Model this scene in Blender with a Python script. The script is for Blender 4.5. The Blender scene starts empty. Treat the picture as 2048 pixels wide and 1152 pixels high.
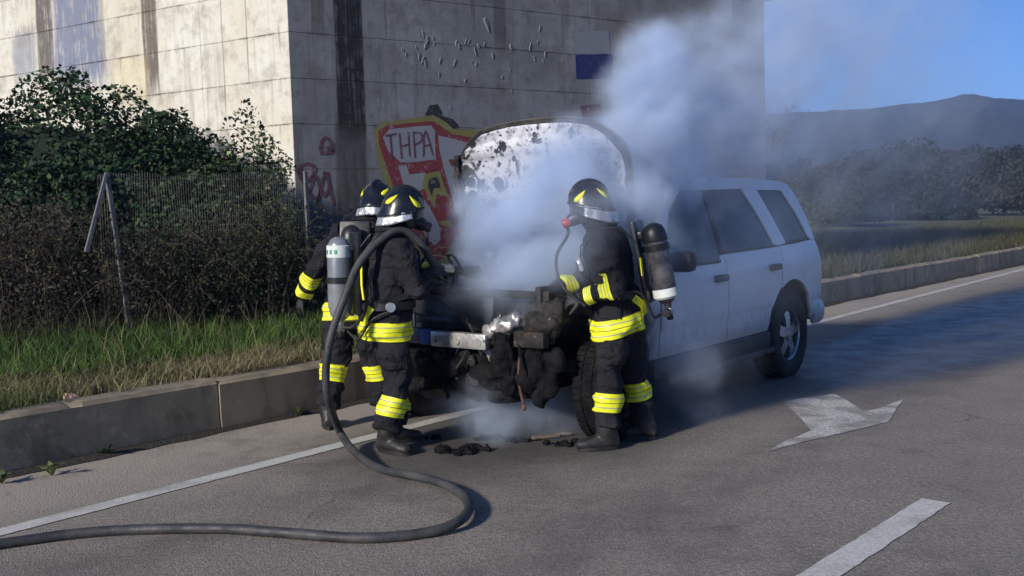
import bpy, bmesh, math, random
import numpy as np
from mathutils import Vector, Matrix, Quaternion, noise
from mathutils.geometry import delaunay_2d_cdt

random.seed(7)
RNG = np.random.default_rng(7)
SC = bpy.context.scene
COL = SC.collection
rad = math.radians

# ------------------------------------------------------------------ camera
CAM_H = 1.6
FOC = 2100.0                       # focal length in pixels of the 2048 px wide photograph
PITCH = math.atan(158 / FOC)
ROLL = rad(1.72)
cam_d = bpy.data.cameras.new("camera")
cam_d.sensor_width = 36.0
cam_d.lens = FOC / 2048 * 36.0
cam_d.clip_start = 0.05
cam_d.clip_end = 6000
cam = bpy.data.objects.new("camera", cam_d)
COL.objects.link(cam)
_fw = Vector((0, math.cos(PITCH), -math.sin(PITCH)))
_r0 = Vector((1, 0, 0))
_u0 = _r0.cross(_fw)
_rt = _r0 * math.cos(ROLL) - _u0 * math.sin(ROLL)
_up = _u0 * math.cos(ROLL) + _r0 * math.sin(ROLL)
_m = Matrix((_rt, _up, -_fw)).transposed().to_4x4()
_m.translation = (0, 0, CAM_H)
cam.matrix_world = _m
SC.camera = cam

# ------------------------------------------------------------------ light
SUN_AZ = Vector((-0.665, -0.747, 0)).normalized()     # horizontal direction towards the light
SUN_EL = rad(24)
world = bpy.data.worlds.new("World")
SC.world = world
world.use_nodes = True
wn = world.node_tree.nodes
sky = wn.new("ShaderNodeTexSky")
sky.sky_type = 'NISHITA'
sky.sun_disc = False
sky.sun_elevation = SUN_EL
sky.sun_rotation = math.atan2(SUN_AZ.x, SUN_AZ.y)
sky.air_density = 0.6
sky.dust_density = 0.1
sky.ozone_density = 8.0
wn["Background"].inputs[1].default_value = 0.084
world.node_tree.links.new(sky.outputs[0], wn["Background"].inputs[0])

sun_d = bpy.data.lights.new("sun", 'SUN')
sun_d.energy = 3.5
sun_d.angle = rad(6.0)
sun_d.color = (1.0, 0.93, 0.83)
sun = bpy.data.objects.new("sun", sun_d)
COL.objects.link(sun)
_d = Vector((-SUN_AZ.x * math.cos(SUN_EL), -SUN_AZ.y * math.cos(SUN_EL), -math.sin(SUN_EL)))
sun.rotation_euler = _d.to_track_quat('-Z', 'Y').to_euler()

vs = SC.view_settings
vs.view_transform = 'Standard'
vs.look = 'None'
vs.exposure = 0.6
vs.gamma = 1.0
vs.use_curve_mapping = False
SC.render.engine = 'CYCLES'
cy = SC.cycles
cy.use_denoising = True
try:
    cy.denoiser = 'OPENIMAGEDENOISE'
except Exception:
    pass
cy.max_bounces = 10
cy.diffuse_bounces = 3
cy.glossy_bounces = 3
cy.transmission_bounces = 4
cy.volume_bounces = 5
cy.transparent_max_bounces = 12
cy.volume_step_rate = 4.0
cy.volume_max_steps = 256
cy.use_adaptive_sampling = True
cy.adaptive_threshold = 0.02
cy.caustics_reflective = False
cy.caustics_refractive = False
cy.sample_clamp_indirect = 4.0


# ------------------------------------------------------------------ surveying helpers
def ray(x, y):
    return _fw + _rt * ((x - 1024) / FOC) - _up * ((y - 576) / FOC)


def ground(x, y, z=0.0):
    d = ray(x, y)
    t = (z - CAM_H) / d.z
    return Vector((d.x * t, d.y * t, z))


def atd(x, y, dist):
    d = ray(x, y)
    t = dist / d.y
    return Vector((d.x * t, dist, CAM_H + d.z * t))


# ------------------------------------------------------------------ materials
def nd(nt, typ, **kw):
    n = nt.nodes.new(typ)
    for k, v in kw.items():
        setattr(n, k, v)
    return n


class Mat:
    """small wrapper for building node materials"""

    def __init__(self, name, rough=0.7, metal=0.0, spec=None):
        self.m = bpy.data.materials.new(name)
        self.m.use_nodes = True
        self.nt = self.m.node_tree
        self.b = self.nt.nodes["Principled BSDF"]
        self.b.inputs['Roughness'].default_value = rough
        self.b.inputs['Metallic'].default_value = metal
        if spec is not None:
            self.b.inputs['Specular IOR Level'].default_value = spec
        self.bumps = None

    def link(self, a, b):
        self.nt.links.new(a, b)

    def val(self, x, sock):
        if hasattr(x, 'is_output') or isinstance(x, bpy.types.NodeSocket):
            self.link(x, sock)
        else:
            sock.default_value = x

    def math(self, op, a, b=None, c=None, clamp=False):
        n = nd(self.nt, "ShaderNodeMath", operation=op, use_clamp=clamp)
        self.val(a, n.inputs[0])
        if b is not None:
            self.val(b, n.inputs[1])
        if c is not None:
            self.val(c, n.inputs[2])
        return n.outputs[0]

    def pos(self):
        return nd(self.nt, "ShaderNodeNewGeometry").outputs['Position']

    def obj(self):
        return nd(self.nt, "ShaderNodeTexCoord").outputs['Object']

    def rnd(self):
        return nd(self.nt, "ShaderNodeObjectInfo").outputs['Random']

    def dot(self, v, d):
        n = nd(self.nt, "ShaderNodeVectorMath", operation='DOT_PRODUCT')
        self.link(v, n.inputs[0])
        n.inputs[1].default_value = d
        return n.outputs['Value']

    def comb(self, x, y, z):
        n = nd(self.nt, "ShaderNodeCombineXYZ")
        for s, v in zip(n.inputs, (x, y, z)):
            self.val(v, s)
        return n.outputs[0]

    def scale(self, v, s):
        n = nd(self.nt, "ShaderNodeVectorMath", operation='MULTIPLY')
        self.link(v, n.inputs[0])
        n.inputs[1].default_value = s if hasattr(s, '__len__') else (s, s, s)
        return n.outputs[0]

    def noise(self, v, scale, detail=4, rough=0.55, dist=0.0, color=False):
        n = nd(self.nt, "ShaderNodeTexNoise")
        self.link(v, n.inputs['Vector'])
        n.inputs['Scale'].default_value = scale
        n.inputs['Detail'].default_value = detail
        n.inputs['Roughness'].default_value = rough
        n.inputs['Distortion'].default_value = dist
        return n.outputs['Color' if color else 'Fac']

    def voro(self, v, scale, feature='F1', out='Distance'):
        n = nd(self.nt, "ShaderNodeTexVoronoi", feature=feature)
        self.link(v, n.inputs['Vector'])
        n.inputs['Scale'].default_value = scale
        return n.outputs[out]

    def step(self, x, lo, hi, a=0.0, b=1.0):
        n = nd(self.nt, "ShaderNodeMapRange", interpolation_type='SMOOTHSTEP')
        self.val(x, n.inputs[0])
        for i, q in enumerate((lo, hi, a, b)):
            self.val(q, n.inputs[1 + i])
        return n.outputs[0]

    def mix(self, f, a, b, mode='MIX'):
        n = nd(self.nt, "ShaderNodeMix", data_type='RGBA', blend_type=mode)
        self.val(f, n.inputs[0])
        for s, v in ((n.inputs[6], a), (n.inputs[7], b)):
            if isinstance(v, (tuple, list)):
                s.default_value = (*v[:3], 1)
            else:
                self.link(v, s)
        return n.outputs[2]

    def attr(self, name, out='Color'):
        n = nd(self.nt, "ShaderNodeAttribute")
        n.attribute_name = name
        return n.outputs[out]

    def color(self, c):
        if isinstance(c, (tuple, list)):
            self.b.inputs['Base Color'].default_value = (*c[:3], 1)
        else:
            self.link(c, self.b.inputs['Base Color'])

    def rough(self, r):
        self.val(r, self.b.inputs['Roughness'])

    def bump(self, h, strength=0.5, dist=0.01):
        n = nd(self.nt, "ShaderNodeBump")
        n.inputs['Strength'].default_value = strength
        n.inputs['Distance'].default_value = dist
        self.link(h, n.inputs['Height'])
        if self.bumps is not None:
            self.link(self.bumps, n.inputs['Normal'])
        self.bumps = n.outputs[0]
        self.link(self.bumps, self.b.inputs['Normal'])


def simple(name, c1, c2=None, rough=0.6, metal=0.0, scale=8.0, bump=0.2, bdist=0.004, spec=None, lo=.35, hi=.65):
    """two-tone grainy material in object space"""
    M = Mat(name, rough, metal, spec)
    v = M.obj()
    f = M.noise(v, scale, 5, 0.6)
    c2 = c2 or tuple(x * 0.7 for x in c1)
    M.color(M.mix(M.step(f, lo, hi), c1, c2))
    if bump:
        M.bump(M.noise(v, scale * 6, 3), bump, bdist)
    M.rough(M.step(M.noise(v, scale * 2.3, 3), .3, .7, max(rough - .1, .03), min(rough + .1, 1)))
    return M.m


MT = {}
MT['suit'] = None
_s = Mat('suit_cloth', 0.85, spec=.2)
_v = _s.obj()
_s.color(_s.mix(_s.step(_s.noise(_v, 5, 4), .35, .7), (.013, .013, .017), (.025, .024, .029)))
_s.bump(_s.noise(_s.scale(_v, (1, 1, .55)), 14, 4, .6, .6), .8, .03)
_s.bump(_s.noise(_s.scale(_v, (1, 1, 1.6)), 7, 3, .5, 1.2), .7, .05)
_s.bump(_s.noise(_v, 220, 2), .25, .001)
MT['suit'] = _s.m
MT['trouser'] = MT['suit']
MT['rubber'] = simple('black_rubber', (.012, .012, .013), (.022, .021, .02), .6, bump=.15)
MT['boot'] = simple('boot_leather', (.012, .011, .011), (.030, .028, .027), .5, scale=14, bump=.3)
MT['glove'] = simple('glove_leather', (.018, .018, .02), (.04, .038, .04), .75, scale=20, bump=.3)
MT['helmet'] = simple('helmet_shell', (.008, .010, .016), (.014, .016, .022), .28, scale=6, bump=.03, bdist=.002)
MT['silver_cloth'] = simple('aluminised_cloth', (.62, .64, .66), (.42, .43, .46), .38, .55, scale=9, bump=.5, bdist=.012)
MT['yellow'] = simple('yellow_reflector', (.86, .84, .03), (.78, .76, .02), .5, scale=9, bump=.05)
MT['cyl_steel'] = simple('cylinder_lacquer', (.20, .22, .25), (.30, .32, .34), .30, .35, scale=4, bump=.02)
MT['cyl_comp'] = simple('cylinder_composite', (.045, .046, .055), (.14, .13, .14), .32, .25, scale=10, bump=.1)
MT['white_label'] = simple('white_label', (.72, .76, .72), (.6, .66, .62), .5, scale=20, bump=0)
MT['green_label'] = simple('green_label', (.02, .28, .18), (.03, .2, .14), .5, scale=20, bump=0)
MT['plastic'] = simple('black_plastic', (.012, .012, .014), (.02, .02, .022), .4, bump=.05)
MT['brass'] = simple('valve_metal', (.55, .5, .4), (.4, .36, .3), .3, .9, bump=.05)
MT['red'] = simple('red_plastic', (.45, .03, .03), (.35, .02, .02), .4, bump=.03)
MT['visor'] = simple('mask_visor', (.02, .02, .025), (.03, .03, .035), .12, bump=0)
MT['hose'] = simple('hose_jacket', (.026, .027, .031), (.060, .058, .058), .62, scale=7, bump=.7, bdist=.004)


def stripe_mat():
    """hi-vis tape: yellow bars with silver centre lines, across the band height t (0..1)"""
    M = Mat('reflective_tape', .5)
    t = M.attr('t', 'Fac')
    k = M.math('FRACT', M.math('MULTIPLY', t, 2.0))
    silver = M.math('MULTIPLY', M.step(k, .42, .45), M.step(k, .54, .57, 1, 0))
    gap = M.math('ADD', M.step(k, .02, .05, 1, 0), M.step(k, .95, .98), clamp=True)
    c = M.mix(silver, (.88, .90, .02), (.36, .38, .34))
    c = M.mix(gap, c, (.03, .03, .03))
    n = M.noise(M.obj(), 30, 3)
    c = M.mix(M.step(n, .5, .8, 0, .35), c, (.25, .27, .06))
    M.color(c)
    return M.m


MT['tape'] = stripe_mat()


# ------------------------------------------------------------------ mesh helpers
class MB:
    """collects shapes; build() links them as one mesh object"""

    def __init__(self):
        self.v = []
        self.f = []
        self.mi = []
        self.cur = 0

    def add(self, vs_, fs):
        o = len(self.v)
        self.v += [tuple(p) for p in vs_]
        for f in fs:
            self.f.append(tuple(i + o for i in f))
            self.mi.append(self.cur)
        return self

    def box(self, c, s, rot=None, taper=1.0):
        hx, hy, hz = s[0] / 2, s[1] / 2, s[2] / 2
        P = []
        for z in (-1, 1):
            k = taper if z > 0 else 1
            for x, y in ((-1, -1), (1, -1), (1, 1), (-1, 1)):
                p = Vector((x * hx * k, y * hy * k, z * hz))
                if rot is not None:
                    p = rot @ p
                P.append(p + Vector(c))
        return self.add(P, [(3, 2, 1, 0), (4, 5, 6, 7), (0, 1, 5, 4), (1, 2, 6, 5), (2, 3, 7, 6), (3, 0, 4, 7)])

    def bbox(self, c, s, bev=.01, rot=None):
        """box with chamfered edges"""
        bm = bmesh.new()
        bmesh.ops.create_cube(bm, size=1)
        for v in bm.verts:
            v.co = Vector((v.co.x * s[0], v.co.y * s[1], v.co.z * s[2]))
        bmesh.ops.bevel(bm, geom=list(bm.edges), offset=min(bev, min(s) * .45), segments=2, affect='EDGES', profile=.6)
        bm.verts.ensure_lookup_table()
        P = [((rot @ v.co) if rot is not None else v.co) + Vector(c) for v in bm.verts]
        bm.verts.index_update()
        F = [tuple(v.index for v in f.verts) for f in bm.faces]
        bm.free()
        return self.add(P, F)

    def loft(self, pts, radii, n=14, side=None, cap=True, dome=False):
        """tube through pts; radii = (r_side, r_other) per point"""
        pts = [Vector(p) for p in pts]
        R = [(r, r) if not hasattr(r, '__len__') else r for r in radii]
        if dome:
            a, b = pts[0], pts[-1]
            d0 = (pts[0] - pts[1]).normalized()
            d1 = (pts[-1] - pts[-2]).normalized()
            m0, m1 = max(R[0]), max(R[-1])
            pts = [a + d0 * m0 * .75, a + d0 * m0 * .5] + pts + [b + d1 * m1 * .5, b + d1 * m1 * .75]
            R = [tuple(x * .4 for x in R[0]), tuple(x * .8 for x in R[0])] + R + [tuple(x * .8 for x in R[-1]), tuple(x * .4 for x in R[-1])]
        tang = []
        for i in range(len(pts)):
            a = pts[max(i - 1, 0)]
            b = pts[min(i + 1, len(pts) - 1)]
            tang.append((b - a).normalized())
        if side is None:
            side = Vector((0, 1, 0)) if abs(tang[0].y) < .9 else Vector((1, 0, 0))
        s = Vector(side)
        V = []
        for p, t, r in zip(pts, tang, R):
            s = (s - t * s.dot(t)).normalized()
            o = t.cross(s)
            for k in range(n):
                a = 2 * math.pi * k / n
                V.append(p + s * (r[0] * math.cos(a)) + o * (r[1] * math.sin(a)))
        F = []
        m = len(pts)
        for i in range(m - 1):
            for k in range(n):
                k2 = (k + 1) % n
                F.append((i * n + k, i * n + k2, (i + 1) * n + k2, (i + 1) * n + k))
        if cap:
            F.append(tuple(range(n - 1, -1, -1)))
            F.append(tuple((m - 1) * n + k for k in range(n)))
        return self.add(V, F)

    def tube(self, pts, r, n=8, cap=True):
        return self.loft(pts, [r] * len(pts) if not hasattr(r, '__len__') else r, n, cap=cap)

    def lathe(self, prof, c=(0, 0, 0), axis='Z', n=32, rot=None):
        """prof: list of (radius, height)"""
        V = []
        for r, h in prof:
            for k in range(n):
                a = 2 * math.pi * k / n
                p = Vector((r * math.cos(a), r * math.sin(a), h))
                if axis == 'Y':
                    p = Vector((p.x, p.z, -p.y))
                if axis == 'X':
                    p = Vector((p.z, p.x, p.y))
                if rot is not None:
                    p = rot @ p
                V.append(p + Vector(c))
        F = []
        for i in range(len(prof) - 1):
            for k in range(n):
                k2 = (k + 1) % n
                F.append((i * n + k, i * n + k2, (i + 1) * n + k2, (i + 1) * n + k))
        F.append(tuple(range(n - 1, -1, -1)))
        F.append(tuple((len(prof) - 1) * n + k for k in range(n)))
        return self.add(V, F)

    def ball(self, c, r, n=12, m=8, rot=None):
        r = r if hasattr(r, '__len__') else (r, r, r)
        prof = []
        V = []
        for i in range(1, m):
            th = math.pi * i / m
            for k in range(n):
                a = 2 * math.pi * k / n
                p = Vector((r[0] * math.sin(th) * math.cos(a), r[1] * math.sin(th) * math.sin(a), r[2] * math.cos(th)))
                if rot is not None:
                    p = rot @ p
                V.append(p + Vector(c))
        top = Vector((0, 0, r[2]))
        bot = Vector((0, 0, -r[2]))
        if rot is not None:
            top, bot = rot @ top, rot @ bot
        V += [top + Vector(c), bot + Vector(c)]
        F = []
        for i in range(m - 2):
            for k in range(n):
                k2 = (k + 1) % n
                F.append((i * n + k, (i + 1) * n + k, (i + 1) * n + k2, i * n + k2))
        T, B = (m - 1) * n, (m - 1) * n + 1
        for k in range(n):
            k2 = (k + 1) % n
            F.append((T, k, k2))
            F.append((B, (m - 2) * n + k2, (m - 2) * n + k))
        return self.add(V, F)

    def mesh(self, name):
        me = bpy.data.meshes.new(name)
        me.from_pydata(self.v, [], self.f)
        me.update()
        return me

    def build(self, name, mat, parent=None, smooth=True, fix=True, angle=40):
        me = self.mesh(name)
        mats = mat if isinstance(mat, (list, tuple)) else [mat]
        for m in mats:
            me.materials.append(m)
        if len(mats) > 1:
            me.polygons.foreach_set('material_index', self.mi)
        if fix:
            bm = bmesh.new()
            bm.from_mesh(me)
            bmesh.ops.recalc_face_normals(bm, faces=bm.faces)
            bm.to_mesh(me)
            bm.free()
        if smooth:
            smooth_by_angle(me, angle)
        return link(name, me, parent)


def smooth_by_angle(me, angle=40):
    me.polygons.foreach_set('use_smooth', [True] * len(me.polygons))
    try:
        me.set_sharp_from_angle(angle=rad(angle))
    except Exception:
        pass


def link(name, me, parent=None):
    o = bpy.data.objects.new(name, me)
    COL.objects.link(o)
    if parent is not None:
        o.parent = parent
    return o


def tag(o, label=None, cat=None, group=None, kind=None):
    if label:
        o['label'] = label
    if cat:
        o['category'] = cat
    if group:
        o['group'] = group
    if kind:
        o['kind'] = kind
    return o


def thing(name, label, cat, loc=(0, 0, 0), rz=0.0, group=None):
    o = bpy.data.objects.new(name, None)
    COL.objects.link(o)
    o.empty_display_size = .2
    o.location = loc
    o.rotation_euler = (0, 0, rz)
    return tag(o, label, cat, group)


def npmesh(name, V, F, mat, parent=None, col=None, smooth=False):
    """fast mesh from numpy arrays; F is (n,3) or (n,4); col per vertex rgb"""
    me = bpy.data.meshes.new(name)
    V = np.asarray(V, np.float32)
    F = np.asarray(F, np.int32)
    k = F.shape[1]
    me.vertices.add(len(V))
    me.vertices.foreach_set('co', V.ravel())
    me.loops.add(F.size)
    me.loops.foreach_set('vertex_index', F.ravel())
    me.polygons.add(len(F))
    me.polygons.foreach_set('loop_start', np.arange(0, F.size, k, dtype=np.int32))
    me.update(calc_edges=True)
    if col is not None:
        a = me.color_attributes.new('tint', 'FLOAT_COLOR', 'POINT')
        c = np.ones((len(V), 4), np.float32)
        c[:, :3] = col
        a.data.foreach_set('color', c.ravel())
    me.materials.append(mat)
    if smooth:
        me.polygons.foreach_set('use_smooth', [True] * len(me.polygons))
    return link(name, me, parent)


def remesh(me, voxel, smooth_it=0):
    """fuse overlapping shells of a mesh into one continuous surface"""
    o = bpy.data.objects.new('tmp', me)
    COL.objects.link(o)
    r = o.modifiers.new('r', 'REMESH')
    r.mode = 'VOXEL'
    r.voxel_size = voxel
    r.use_smooth_shade = True
    if smooth_it:
        s = o.modifiers.new('s', 'SMOOTH')
        s.factor = .5
        s.iterations = smooth_it
    dg = bpy.context.evaluated_depsgraph_get()
    dg.update()
    out = bpy.data.meshes.new_from_object(o.evaluated_get(dg))
    bpy.data.objects.remove(o)
    out.polygons.foreach_set('use_smooth', [True] * len(out.polygons))
    return out


def spline(pts, n):
    """Catmull-Rom through pts, n points per span"""
    P = [Vector(p) for p in pts]
    P = [P[0] * 2 - P[1]] + P + [P[-1] * 2 - P[-2]]
    out = []
    for i in range(1, len(P) - 2):
        for k in range(n):
            t = k / n
            a, b, c, d = P[i - 1], P[i], P[i + 1], P[i + 2]
            out.append(.5 * ((2 * b) + (c - a) * t + (2 * a - 5 * b + 4 * c - d) * t * t + (3 * b - a - 3 * c + d) * t ** 3))
    out.append(P[-2])
    return out
# ================================================================== THE SETTING
RA = rad(40.0)
AL = Vector((math.sin(RA), math.cos(RA), 0))       # along the road, away from the camera
NR = Vector((math.cos(RA), -math.sin(RA), 0))      # across the road, to the right


def rd(s, t, z=0.0):
    p = NR * s + AL * t
    return Vector((p.x, p.y, z))


# ---- base ground out to the horizon
_g = Mat('field_soil', .95)
_v = _g.pos()
_g.color(_g.mix(_g.step(_g.noise(_v, .05, 6), .4, .6), (.030, .045, .018), (.06, .06, .03)))
me = bpy.data.meshes.new('ground')
me.from_pydata([(-2500, -800, -.06), (2500, -800, -.06), (2500, 4000, -.06), (-2500, 4000, -.06)], [], [(0, 1, 2, 3)])
me.materials.append(_g.m)
tag(link('ground', me), kind='structure')

# ---- asphalt
_a = Mat('asphalt', .85, spec=.4)
_v = _a.pos()
big = _a.noise(_v, .55, 5, .6)
mid = _a.noise(_v, 3.0, 5, .65)
grit = _a.voro(_v, 95)
fine = _a.noise(_v, 140, 3, .7)
c = _a.mix(_a.step(big, .3, .7), (.400, .350, .290), (.300, .262, .220))
c = _a.mix(_a.step(mid, .35, .75, 0, .55), c, (.16, .145, .125))
c = _a.mix(_a.step(fine, .30, .72), _a.mix(.55, c, (.09, .08, .07)), _a.mix(.35, c, (.50, .46, .41)))
c = _a.mix(_a.step(grit, .03, .16, .38, 0), c, (.42, .39, .35))
mot = _a.noise(_v, 38, 4, .75)
c = _a.mix(_a.step(mot, .40, .62, 0, .65), c, (.13, .113, .096))
sp = _a.voro(_v, 9.0)
c = _a.mix(_a.step(sp, .035, .06, .45, 0), c, (.02, .02, .02))
# worn paler strip of sand and dust towards the kerb, paled further with painted lamplight
s_ = _a.dot(_v, tuple(NR))
t_ = _a.dot(_v, tuple(AL))
wob = _a.noise(_v, 1.3, 4)
dust_glow = _a.step(_a.math('ADD', s_, _a.math('MULTIPLY', wob, .9)), -6.2, -4.3, .62, 0)
c = _a.mix(dust_glow, c, (.46, .40, .33))
# soot and scorched rubber round the engine bay
cx = _a.math('DIVIDE', _a.math('ADD', s_, 4.75), 1.35)
cyy = _a.math('DIVIDE', _a.math('SUBTRACT', t_, 5.9), 1.9)
rr = _a.math('SQRT', _a.math('ADD', _a.math('MULTIPLY', cx, cx), _a.math('MULTIPLY', cyy, cyy)))
soot = _a.step(_a.math('ADD', rr, _a.math('MULTIPLY', _a.noise(_v, 2.2, 7, .75), 1.1)), .80, 1.75, .80, 0)
c = _a.mix(soot, c, (.012, .012, .013))
# tyre-darkened lane and an oily smear across the lane
def band(val, c0, w, k):
    return _a.step(_a.math('ABSOLUTE', _a.math('SUBTRACT', val, c0)), w * .2, w, k, 0)
sm = _a.math('MULTIPLY', band(_a.math('ADD', t_, _a.math('MULTIPLY', mid, .8)), 4.75, .75, 1),
             _a.step(_a.noise(_v, 3.4, 6, .75), .38, .70))
c = _a.mix(_a.math('MULTIPLY', sm, .45), c, (.07, .064, .058))
# wheel tracks polished darker along the lane, and fine cracks
trk = None
for c0 in (-4.55, -2.95, -.55, 1.05):
    b_ = _a.step(_a.math('ABSOLUTE', _a.math('SUBTRACT', _a.math('ADD', s_, _a.math('MULTIPLY', big, .3)), c0 + .15)), .08, .40, 1, 0)
    trk = b_ if trk is None else _a.math('MAXIMUM', trk, b_)
c = _a.mix(_a.math('MULTIPLY', trk, _a.step(mid, .3, .7, .12, .42)), c, (.085, .076, .068))
crk = _a.voro(_a.comb(_a.math('ADD', s_, _a.math('MULTIPLY', mid, .35)), _a.math('ADD', t_, _a.math('MULTIPLY', big, .5)), 0), .55, 'DISTANCE_TO_EDGE')
c = _a.mix(_a.math('MULTIPLY', _a.step(crk, .004, .012, 1, 0), _a.step(_a.noise(_v, .7, 3), .54, .66)), c, (.07, .062, .055))
oil = _a.noise(_v, 1.1, 5, .7)
c = _a.mix(_a.step(oil, .58, .70, 0, .40), c, (.07, .063, .058))
# extinguishing water running off past the rear wheel
wx = _a.math('DIVIDE', _a.math('ADD', s_, 3.75), 1.5)
wy = _a.math('DIVIDE', _a.math('SUBTRACT', t_, 14.5), 6.8)
wr = _a.math('SQRT', _a.math('ADD', _a.math('MULTIPLY', wx, wx), _a.math('MULTIPLY', wy, wy)))
wet = _a.step(_a.math('ADD', wr, _a.math('MULTIPLY', _a.noise(_a.comb(_a.math('MULTIPLY', s_, 1.6), _a.math('MULTIPLY', t_, .35), 0), 1.0, 4), .5)), .95, 1.4, 1, 0)
c = _a.mix(_a.math('MULTIPLY', wet, .75), c, (.012, .013, .016))
_a.color(c)
_a.rough(_a.math('SUBTRACT', .88, _a.math('MULTIPLY', wet, _a.step(mid, .3, .7, .58, .40))))
_a.bump(mid, .25, .02)
_a.bump(fine, .6, .005)
_a.bump(grit, .5, .006)
me = bpy.data.meshes.new('road')
me.from_pydata([rd(-6.95, -14), rd(11, -14), rd(11, 400), rd(-6.95, 400)], [], [(0, 1, 2, 3)])
me.materials.append(_a.m)
tag(link('road', me), kind='structure')

# ---- painted markings (worn thermoplastic)
_p = Mat('road_paint', .75)
_v = _p.pos()
n1 = _p.noise(_v, 60, 4, .7)
n2 = _p.noise(_v, 2.5, 5, .6)
c = _p.mix(_p.step(n1, .35, .7), (.62, .61, .57), (.42, .41, .38))
c = _p.mix(_p.step(n2, .48, .75, 0, .6), c, (.20, .18, .16))
_p.color(c)
_p.bump(n1, .5, .004)
MT['paint'] = _p.m
_p = Mat('faded_road_paint', .75)
_v = _p.pos()
n1 = _p.noise(_v, 45, 5, .75)
n2 = _p.noise(_v, 4.0, 5, .6)
c = _p.mix(_p.step(n1, .40, .60), (.62, .61, .58), (.34, .32, .29))
c = _p.mix(_p.step(n2, .40, .62, 0, .7), c, (.17, .155, .14))
_p.color(c)
_p.bump(n1, .6, .004)
MT['paint_old'] = _p.m


def ragged_strip(name, a, b, w, z, step=.06, rag=.004, mat='paint'):
    """painted strip from a to b with slightly broken edges"""
    a, b = Vector(a), Vector(b)
    d = (b - a).normalized()
    n = Vector((d.y, -d.x, 0))
    k = max(2, int((b - a).length / step))
    V, F = [], []
    for i in range(k + 1):
        p = a.lerp(b, i / k)
        for sgn in (-1, 1):
            q = p + n * (sgn * (w / 2 + random.uniform(-rag, rag)))
            V.append((q.x, q.y, z))
    for i in range(k):
        F.append((2 * i, 2 * i + 1, 2 * i + 3, 2 * i + 2))
    me = bpy.data.meshes.new(name)
    me.from_pydata(V, [], F)
    me.materials.append(MT[mat])
    return tag(link(name, me), kind='structure')


_e0, _e1 = Vector((-2.70, 5.36, 0)), Vector((10.83, 22.15, 0))
_ed = (_e1 - _e0).normalized()
ragged_strip('edge_line_marking', _e0 - _ed * 12, _e1 + _ed * 120, .135, .005)
_da, _db = Vector((1.275, 4.37, 0)), Vector((2.195, 5.42, 0))
_dd = (_db - _da).normalized()
ragged_strip('lane_dash_marking', _db - _dd * 3.0, _db, .15, .005)
ragged_strip('lane_dash_marking', _db + _dd * 9, _db + _dd * 12, .15, .005)


def flat_poly(name, pts, z, mat, cuts=.07, rag=.005):
    bm = bmesh.new()
    P = []
    for i, p in enumerate(pts):
        a, b = Vector(p), Vector(pts[(i + 1) % len(pts)])
        k = max(1, int((b - a).length / cuts))
        for j in range(k):
            q = a.lerp(b, j / k)
            P.append(q + Vector((random.uniform(-rag, rag), random.uniform(-rag, rag), 0)))
    f = bm.faces.new([bm.verts.new((p.x, p.y, z)) for p in P])
    bmesh.ops.triangulate(bm, faces=[f])
    bmesh.ops.recalc_face_normals(bm, faces=bm.faces)
    if bm.faces and sum(f.normal.z for f in bm.faces) < 0:
        bmesh.ops.reverse_faces(bm, faces=bm.faces)
    me = bpy.data.meshes.new(name)
    bm.to_mesh(me)
    bm.free()
    me.materials.append(mat)
    return link(name, me)


_arrow = [(1565, 804), (1612, 796), (1668, 789), (1692, 800), (1726, 823), (1752, 820), (1806, 800), (1776, 845), (1690, 866),
          (1610, 884), (1534, 905), (1560, 888), (1622, 862), (1600, 836)]
tag(flat_poly('lane_arrow_marking', [ground(x, y) for x, y in _arrow], .005, MT['paint_old']), kind='structure')

# ---- concrete materials
def concrete(name, c1, c2, c3):
    M = Mat(name, .9, spec=.3)
    v = M.pos()
    a = M.noise(v, .9, 6, .6)
    b = M.noise(v, 7, 5, .65)
    f = M.noise(v, 70, 3, .7)
    c = M.mix(M.step(a, .35, .65), c1, c2)
    c = M.mix(M.step(b, .5, .75, 0, .7), c, c3)
    M.bump(b, .25, .015)
    M.bump(f, .4, .004)
    return M, v, c, a, b, f


# ---- kerb: tall concrete blocks
M, v, c, a, b, f = concrete('kerb_concrete', (.40, .32, .21), (.27, .215, .145), (.48, .41, .30))
zz = nd(M.nt, "ShaderNodeSeparateXYZ")
M.link(v, zz.inputs[0])
st = M.noise(M.scale(v, (5, 5, .8)), 1.0, 5, .6)
c = M.mix(M.step(st, .52, .75, 0, .5), c, (.06, .05, .034))
c = M.mix(M.step(M.noise(v, 2.1, 6, .7), .52, .66, 0, .6), c, (.10, .085, .05))
drip = M.noise(M.scale(v, (9, 9, 1.6)), 1.0, 4, .7)
c = M.mix(M.math('MULTIPLY', M.step(drip, .66, .74), .5), c, (.34, .32, .28))
top = M.step(zz.outputs[2], .355, .372)
c = M.mix(M.math('MULTIPLY', top, .6), c, (.23, .20, .155))
M.color(c)
MT['kerb'] = M.m
KA = Vector((-3.29, 6.58, 0))
KD = Vector((8.73, 10.07, 0)).normalized()
KN = Vector((-KD.y, KD.x, 0))           # away from the road


def kb(t, n, z=0.0):
    p = KA + KD * t + KN * n
    return Vector((p.x, p.y, z))


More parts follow.
